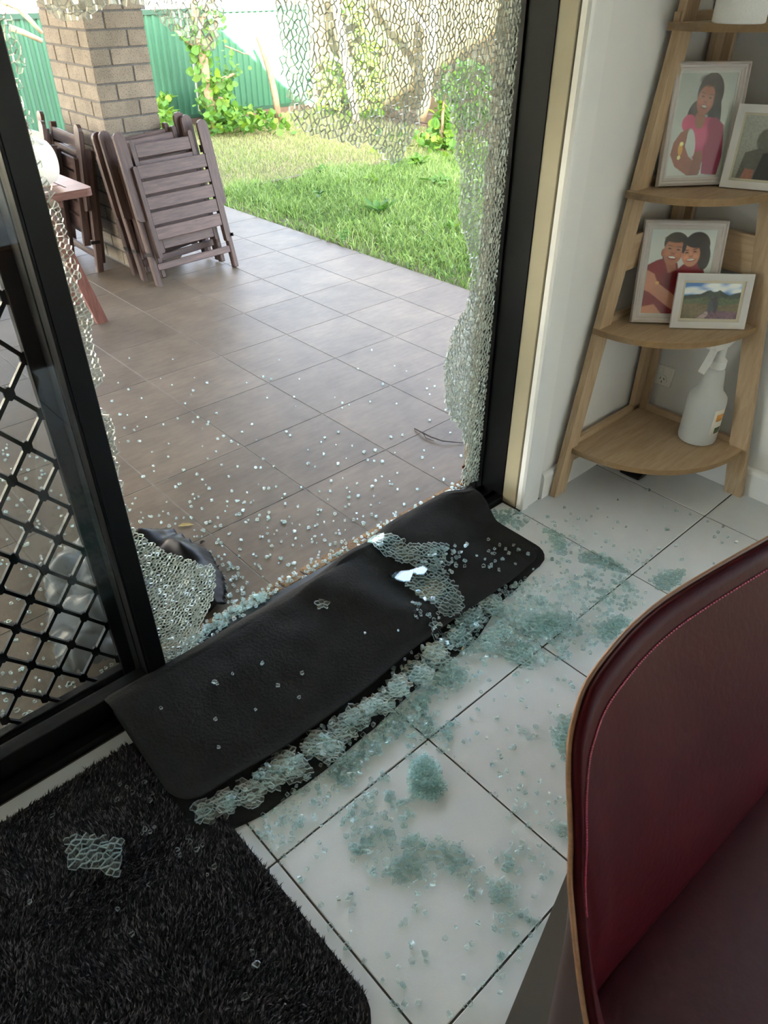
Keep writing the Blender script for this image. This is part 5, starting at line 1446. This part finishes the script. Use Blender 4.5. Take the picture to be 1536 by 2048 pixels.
lay([(1155, 1112), (1180, 1102), (1210, 1112), (1250, 1136), (1262, 1150), (1225, 1145), (1190, 1130), (1160, 1128)], 'long crazed glass sliver along a grout line near the shelf', .011, .013, 37)
lay([(1090, 1060), (1108, 1062), (1134, 1090), (1132, 1115), (1112, 1108), (1100, 1085)], 'narrow crazed glass scrap on the tile by the mat corner', .011, .013, 38)
lay([(1300, 1160), (1330, 1140), (1372, 1140), (1358, 1170), (1320, 1186)], 'crazed glass patch peeping over the top of the leather chair', .010, .012, 39)
lay([(1195, 1255), (1240, 1232), (1262, 1245), (1225, 1285), (1200, 1288)], 'crazed glass sheet beside the chair rim at the edge of the heap', .0115, .0140, 40, layers=2)
lay([(1030, 1240), (1075, 1228), (1140, 1228), (1145, 1252), (1100, 1275), (1045, 1268)], 'big teal crazed sheet on top of the glass heap', .0115, .0140, 41, z=.010, layers=3)
lay([(1000, 1300), (1055, 1280), (1070, 1320), (1060, 1340), (1010, 1322)], 'crazed glass sheet at the lower edge of the glass heap', .0115, .0140, 42, layers=2)
lay([(855, 1345), (905, 1325), (935, 1345), (925, 1372), (885, 1372)], 'crazed glass sheet between heap and mat edge', .0115, .0140, 43, layers=2)
lay([(962, 1270), (1012, 1240), (1030, 1262), (985, 1300), (958, 1296)], 'crazed glass sheet bridging the mat edge and the heap', .0115, .0140, 44, z=.012, layers=2)
lay([(785, 1672), (830, 1668), (850, 1682), (845, 1700), (800, 1696)], 'flat crazed oval heading the curved trail of granules', .0135, .0150, 45, gap=.0016, jit=.5)
lay([(862, 1688), (925, 1692), (935, 1738), (890, 1742), (855, 1715)], 'crazed glass sheet in the middle of the curved trail', .0135, .0150, 46, gap=.0016, jit=.5)
lay([(765, 1715), (845, 1710), (840, 1765), (790, 1768), (762, 1745)], 'crazed glass sheet filling the bend of the curved trail', .0135, .0150, 47, gap=.0016, jit=.5)
lay([(975, 1760), (1018, 1765), (1035, 1800), (1020, 1820), (985, 1800)], 'crazed glass sheet at the lower end of the curved trail', .0135, .0150, 48, gap=.0016, jit=.5)
lay([(705, 1690), (735, 1680), (752, 1690), (720, 1712), (706, 1708)], 'crazed scrap left of the curved trail', .010, .012, 49)
lay([(805, 1596), (832, 1590), (834, 1602), (808, 1608)], 'short crazed bar below the pale green clump', .010, .012, 50)
lay([(815, 1612), (826, 1610), (828, 1632), (812, 1636)], 'upright crazed scrap below the short crazed bar', .009, .012, 51)
lay([(1000, 1735), (1018, 1705), (1030, 1712), (1030, 1748), (1010, 1750)], 'dark edged crazed scrap right of the curved trail', .010, .012, 52)
# on the mat
lay([(734, 1085), (748, 1078), (790, 1086), (820, 1100), (872, 1096), (900, 1098), (880, 1118), (905, 1128), (862, 1140), (812, 1128), (752, 1112), (740, 1102)], 'long crazed sheet lying over the ridge of the folded mat', .010, .013, 61, rot=.4)
lay([(812, 1172), (838, 1142), (880, 1140), (905, 1168), (930, 1195), (925, 1220), (898, 1226), (858, 1204), (826, 1184)], 'broad crazed sheet in the hollow of the folded mat', .010, .014, 62, rot=.3)
lay([(634, 1208), (645, 1196), (666, 1198), (660, 1212), (640, 1218)], 'small thin crazed scrap alone on the middle of the mat', .012, .013, 63)
lay([(858, 1252), (870, 1240), (884, 1252), (880, 1270), (864, 1270)], 'small crazed scrap on the front lip of the mat flap', .012, .013, 64)
def shard(P_px, up, label):
    """smooth unbroken splinter tilted up towards the daylight"""
    c0 = at(sum(p[0] for p in P_px) / len(P_px), sum(p[1] for p in P_px) / len(P_px), .06); h = surf(c0.x, c0.y) + .012
    P = [at(x, y, h) for x, y in P_px]; n_ = len(P); q = MB(); c0 = sum(P, Vector()) / n_
    lift = lambda p: Vector((p.x, p.y, p.z + (p - c0).dot(up)))
    q.add([tuple(lift(p)) for p in P] + [tuple(lift(p) + Vector((0, 0, .004))) for p in P], [tuple(range(n_ - 1, -1, -1)), tuple(range(n_, 2 * n_))] + [(i, (i + 1) % n_, n_ + (i + 1) % n_, n_ + i) for i in range(n_)])
    o = q.build('glass_shard', 'shard_glass'); return tag(o, label, 'glass shard', 'bright unbroken shards on the mat')
pane_glass('shard_glass', (0.75, 0.86, 0.88, 1), 1.36)
shard([(776, 1146), (784, 1138), (828, 1146), (820, 1170), (808, 1168)], Vector((.13, -.35, 0)), 'bright pointed shard left of the broad crazed sheet on the mat')
shard([(818, 1135), (846, 1133), (855, 1143), (848, 1153), (836, 1150)], Vector((.13, -.35, 0)), 'small bright shard between the two crazed sheets on the mat')
shard([(892, 1236), (898, 1234), (920, 1252), (918, 1260), (902, 1256)], Vector((.13, -.35, 0)), 'narrow bright shard at the front lip of the mat')
# the heap wedged under the flap, from the rug end to the far end
band = [(395, 1612, 430, 1645), (430, 1588, 470, 1632), (470, 1562, 515, 1612), (515, 1535, 560, 1585), (535, 1510, 600, 1550), (575, 1520, 618, 1565), (610, 1470, 660, 1510), (640, 1480, 690, 1520), (665, 1440, 720, 1475), (700, 1415, 745, 1450), (735, 1395, 790, 1425), (770, 1360, 815, 1395), (810, 1330, 860, 1365), (845, 1300, 895, 1335), (885, 1262, 935, 1300), (920, 1225, 965, 1262), (955, 1195, 1005, 1230)]
ordn = ['first', 'second', 'third', 'fourth', 'fifth', 'sixth', 'seventh', 'eighth', 'ninth', 'tenth', 'eleventh', 'twelfth', 'thirteenth', 'fourteenth', 'fifteenth', 'sixteenth', 'seventeenth']
for k, (x0, y0, x1, y1) in enumerate(band):
    cx, cy, rx, ry = (x0 + x1) / 2, (y0 + y1) / 2, (x1 - x0) / 2 + 10, (y1 - y0) / 2 + 8
    P = [(cx + rx * (.75 + .35 * rnd.random()) * math.cos(a * math.pi / 4.5), cy + ry * (.75 + .35 * rnd.random()) * math.sin(a * math.pi / 4.5)) for a in range(9)]
    lay(P, '%s crazed chunk counted from the rug, wedged under the mat flap' % ordn[k], .012, .015, 80 + k, z=.008 + .006 * rnd.random(), rot=rnd.random() * 3, layers=2 + (k > 8), group='crazed chunks under the mat flap')

# ---- loose granules
GR = []
for k in range(7):
    rr = random.Random(200 + k); n_ = rr.choice((4, 5, 5, 6)); a0 = rr.random() * 6
    P = [(math.cos(a0 + i * 6.283 / n_ + rr.uniform(-.3, .3)) * rr.uniform(.32, .62), math.sin(a0 + i * 6.283 / n_ + rr.uniform(-.3, .3)) * rr.uniform(.30, .55)) for i in range(n_)]
    q = MB(); h = .5; n_ = len(P)
    vs = [(x, y, 0) for x, y in P] + [(x * rr.uniform(.85, 1.05), y * rr.uniform(.85, 1.05), h * rr.uniform(.85, 1.1)) for x, y in P]
    q.add(vs, [tuple(range(n_ - 1, -1, -1)), tuple(range(n_, 2 * n_))] + [(i, (i + 1) % n_, n_ + (i + 1) % n_, n_ + i) for i in range(n_)])
    q.mi = [0, 0] + [1] * n_
    GR.append(q.mesh('glass_granule', ['granule_glass', 'fracture_face']))
rg2 = random.Random(99); gran = []
def inside(P, n_, where, stack=0.0, z=None, sub=None):
    xs = [p[0] for p in P]; ys = [p[1] for p in P]; k = 0; t_ = 0
    while k < n_ and t_ < n_ * 60:
        t_ += 1; x, y = rg2.uniform(min(xs), max(xs)), rg2.uniform(min(ys), max(ys))
        if inpoly(x, y, P): drop(x, y, where, stack, z, None, sub); k += 1
def drop(x, y, where, stack=0.0, z=None, size=None, sub=None):
    h = z if z is not None else {'patio': PZ, 'tiles': 0.0, 'mat': .06, 'rug': .014, 'sill': -.012, 'lip': .005}[where]
    p = at(x, y, h)
    if where == 'mat':
        for _ in range(3):
            m_ = mat_top(p.x, p.y)
            if m_ is None: return
            p = at(x, y, m_)
        h = m_ + .001
    elif where == 'tiles':
        m_ = mat_top(p.x, p.y)
        if m_ is not None: h = .006 if p.y < lerp_tab(TOPF, p.x) else None
        if h is None or rug_in(p.x, p.y): return
        if p.x > X_R - .03 or p.y > 1.27: return
    gran.append((p.x, p.y, h + rg2.random() ** 1.6 * stack + .0006, (size or rg2.triangular(.007, .0150, .0105)), where, sub or where))
heap = [(925, 1262), (985, 1190), (1040, 1165), (1110, 1150), (1200, 1195), (1265, 1232), (1250, 1280), (1180, 1312), (1090, 1335), (1010, 1310), (930, 1350), (880, 1382), (850, 1362)]
inside(heap, 430, 'tiles', .018, sub='heap')
inside([(990, 1235), (1060, 1190), (1150, 1215), (1170, 1270), (1080, 1300), (1000, 1290)], 200, 'tiles', .024, sub='heap')
inside([(500, 1655), (600, 1572), (700, 1480), (860, 1350), (920, 1380), (840, 1470), (780, 1500), (700, 1575), (600, 1670), (545, 1705)], 240, 'tiles', .004, sub='front')
inside([(640, 1560), (770, 1440), (860, 1375), (860, 1420), (760, 1500), (690, 1570)], 210, 'tiles', .008, sub='front')
inside([(680, 1650), (740, 1560), (770, 1540), (800, 1585), (826, 1640), (770, 1690), (700, 1712)], 120, 'tiles', sub='field')
inside([(700, 1690), (760, 1680), (860, 1668), (930, 1690), (965, 1740), (1025, 1775), (1062, 1835), (1035, 1872), (985, 1835), (900, 1770), (800, 1775), (745, 1765)], 130, 'tiles', .003, sub='trail')
inside([(800, 1480), (860, 1440), (920, 1440), (900, 1500), (830, 1540)], 40, 'tiles', sub='front')
inside([(860, 1380), (1000, 1330), (1150, 1340), (1145, 1560), (1040, 1600), (900, 1480)], 62, 'tiles', sub='chair')
inside([(560, 1710), (700, 1640), (1140, 1700), (1060, 1960), (900, 2046), (800, 2040), (640, 1850)], 95, 'tiles', sub='lower')
inside([(1030, 1560), (1140, 1600), (1140, 1740), (1060, 1800), (990, 1740)], 36, 'tiles', sub='chair')
inside([(1020, 1030), (1130, 1010), (1200, 1060), (1380, 1150), (1290, 1215), (1180, 1190), (1090, 1130)], 120, 'tiles', sub='shelf')
inside([(1080, 1000), (1300, 960), (1450, 1050), (1500, 1080), (1380, 1170), (1200, 1080)], 26, 'tiles', sub='shelf')
inside([(975, 1022), (1030, 1018), (1060, 1040), (1035, 1062), (1000, 1045)], 85, 'tiles', sub='jamb')
inside([(1130, 1140), (1220, 1140), (1300, 1190), (1250, 1230), (1150, 1190)], 90, 'tiles', sub='shelf')
for a, b, n_ in (((556, 1720), (860, 1480), 40), ((870, 1480), (1140, 1730), 16), ((1050, 1032), (1260, 1148), 26), ((560, 1722), (812, 2044), 12), ((900, 2044), (1105, 1818), 12), ((1262, 1146), (1120, 1262), 24)):
    for _ in range(n_): t_ = rg2.random(); drop(a[0] + (b[0] - a[0]) * t_ + rg2.gauss(0, 3), a[1] + (b[1] - a[1]) * t_ + rg2.gauss(0, 3), 'tiles', size=rg2.uniform(.004, .008), sub='grout')
# under the flap and on the mat
for k in range(230):
    t_ = rg2.random(); x = 395 + (1000 - 395) * t_; y = lerp_tab([(395, 1645), (560, 1545), (700, 1445), (850, 1320), (930, 1250), (1000, 1195)], x) + rg2.gauss(0, 12); drop(x, y, 'tiles', .020, sub='flap')
inside([(860, 1100), (945, 1080), (935, 1130), (905, 1150), (880, 1150), (840, 1130)], 55, 'mat'); inside([(825, 1205), (900, 1225), (880, 1240), (850, 1235), (830, 1240)], 16, 'mat'); inside([(940, 1080), (1010, 1080), (1060, 1110), (1000, 1150), (950, 1140)], 26, 'mat'); inside([(300, 1380), (620, 1230), (850, 1260), (600, 1450), (400, 1590)], 14, 'mat')
inside([(1000, 1170), (1080, 1140), (1070, 1165), (1010, 1200)], 26, 'tiles', .006, sub='flap')
# rug
for x, y in ((290, 1660), (300, 1665), (285, 1668), (308, 1656), (380, 1685), (375, 1675), (395, 1700), (405, 1690), (355, 1700), (360, 1712), (440, 1715), (105, 1632), (60, 1805), (50, 1672), (235, 1600), (265, 1585), (255, 1575), (290, 1565), (270, 1560), (305, 1588), (225, 1560), (300, 1770), (235, 1820), (265, 1870), (490, 1995), (512, 1930), (505, 1905), (430, 1735), (415, 1750), (240, 1570), (280, 1592), (300, 1602)): drop(x, y, 'rug')
# patio: thinning out away from the door
k = 0
while k < 370:
    x, y = rg2.uniform(190, 935), rg2.triangular(660, 1215, 1120)
    if y < 1000 and rg2.random() < .45: continue
    p = at(x, y, PZ)
    if p.y < 1.49 or p.x > 1.9 and p.y < 1.52 or x < .277 * y - 30: continue
    drop(x, y, 'patio', size=rg2.uniform(.006, .0135)); k += 1
inside([(400, 1100), (470, 1120), (500, 1180), (460, 1215), (430, 1180)], 60, 'patio', .004)
inside([(0, 880), (90, 880), (200, 1180), (240, 1330), (0, 1460)], 170, 'patio')
for k in range(240):
    t_ = rg2.random() ** 1.3; x = 930 - 430 * t_; y = 968 + 232 * t_ + rg2.gauss(0, 8) + 6; drop(x, y, 'sill', .004)
inside([(330, 1338), (400, 1262), (440, 1232), (520, 1190), (560, 1185), (500, 1235), (420, 1285), (350, 1330)], 420, 'sill', .018)
def prj(g): 
    v_ = Vector(g[:3]) - CAM; return g[3] / v_.dot(FWD)
rg2.shuffle(gran)
gran.sort(key=lambda g: -prj(g) * (0.45 if g[2] > .012 and g[4] == 'tiles' else 1.0) * {'patio': 1.3, 'tiles': 1.0, 'mat': 1.3, 'rug': 1.3, 'sill': .8}.get(g[4], 1))
WORDS = {'patio': ('loose clear glass granule scattered on the brown patio tiles', 'loose glass granules on the patio'), 'tiles': ('loose clear glass granule scattered on the pale indoor tiles', 'loose glass granules on the indoor tiles'),
    'heap': ('clear glass granule in the big heap at the far end of the mat', 'granules of the big glass heap'), 'front': ('clear glass granule on the pale tiles along the front of the mat', 'granules along the mat front'),
    'field': ('clear glass granule between the pale green clump and the curved trail', 'granules below the green clump'), 'trail': ('clear glass granule in the curved trail across the large pale tile', 'granules of the curved trail'),
    'chair': ('stray clear glass granule on the tiles close to the leather chair', 'granules near the leather chair'), 'lower': ('stray clear glass granule on the large tile below the curved trail', 'stray granules on the lower tiles'),
    'shelf': ('clear glass granule on the tiles between mat and corner shelf', 'granules towards the shelf'), 'jamb': ('clear glass granule at the foot of the door jamb', 'granules at the jamb'),
    'grout': ('clear glass granule caught in a dark grout line of the floor', 'granules in the grout lines'), 'flap': ('clear glass granule on the lower layer of the mat under the flap', 'granules under the mat flap'), 'mat': ('loose clear glass granule lying on the folded charcoal mat', 'loose glass granules on the mat'), 'rug': ('loose clear glass granule caught in the black shaggy rug', 'loose glass granules on the rug'), 'sill': ('loose clear glass granule lying on the brown brick sill', 'loose glass granules on the sill')}
for x, y, z, s, _w, where in gran[:300]:
    o = link('glass_granule', rg2.choice(GR), None, (x, y, z), (rg2.gauss(0, .12), rg2.gauss(0, .12), rg2.uniform(0, 6.28))); o.scale = (s * 1.15, s * 1.15, min(s, .0095))
    tag(o, WORDS[where][0], 'glass granule', WORDS[where][1])
q = MB()
for x, y, z, s, where, _w in gran[300:]:
    me = rg2.choice(GR); m_ = Matrix.Translation((x, y, z)) @ Matrix.Rotation(rg2.uniform(0, 6.28), 4, 'Z') @ Matrix.Rotation(rg2.gauss(0, .35 if z > .008 else .12), 4, 'X') @ Matrix.Scale(s * 1.1, 4)
    b = len(q.v); q.v += [tuple(m_ @ v_.co) for v_ in me.vertices]
    for f_ in me.polygons: q.f.append(tuple(b + i for i in f_.vertices)); q.mi.append(f_.material_index)
o = q.build('glass_debris', ['granule_glass', 'fracture_face']); tag(o, 'mass of small broken glass granules heaped around the mat and sill', 'broken glass', kind='stuff')
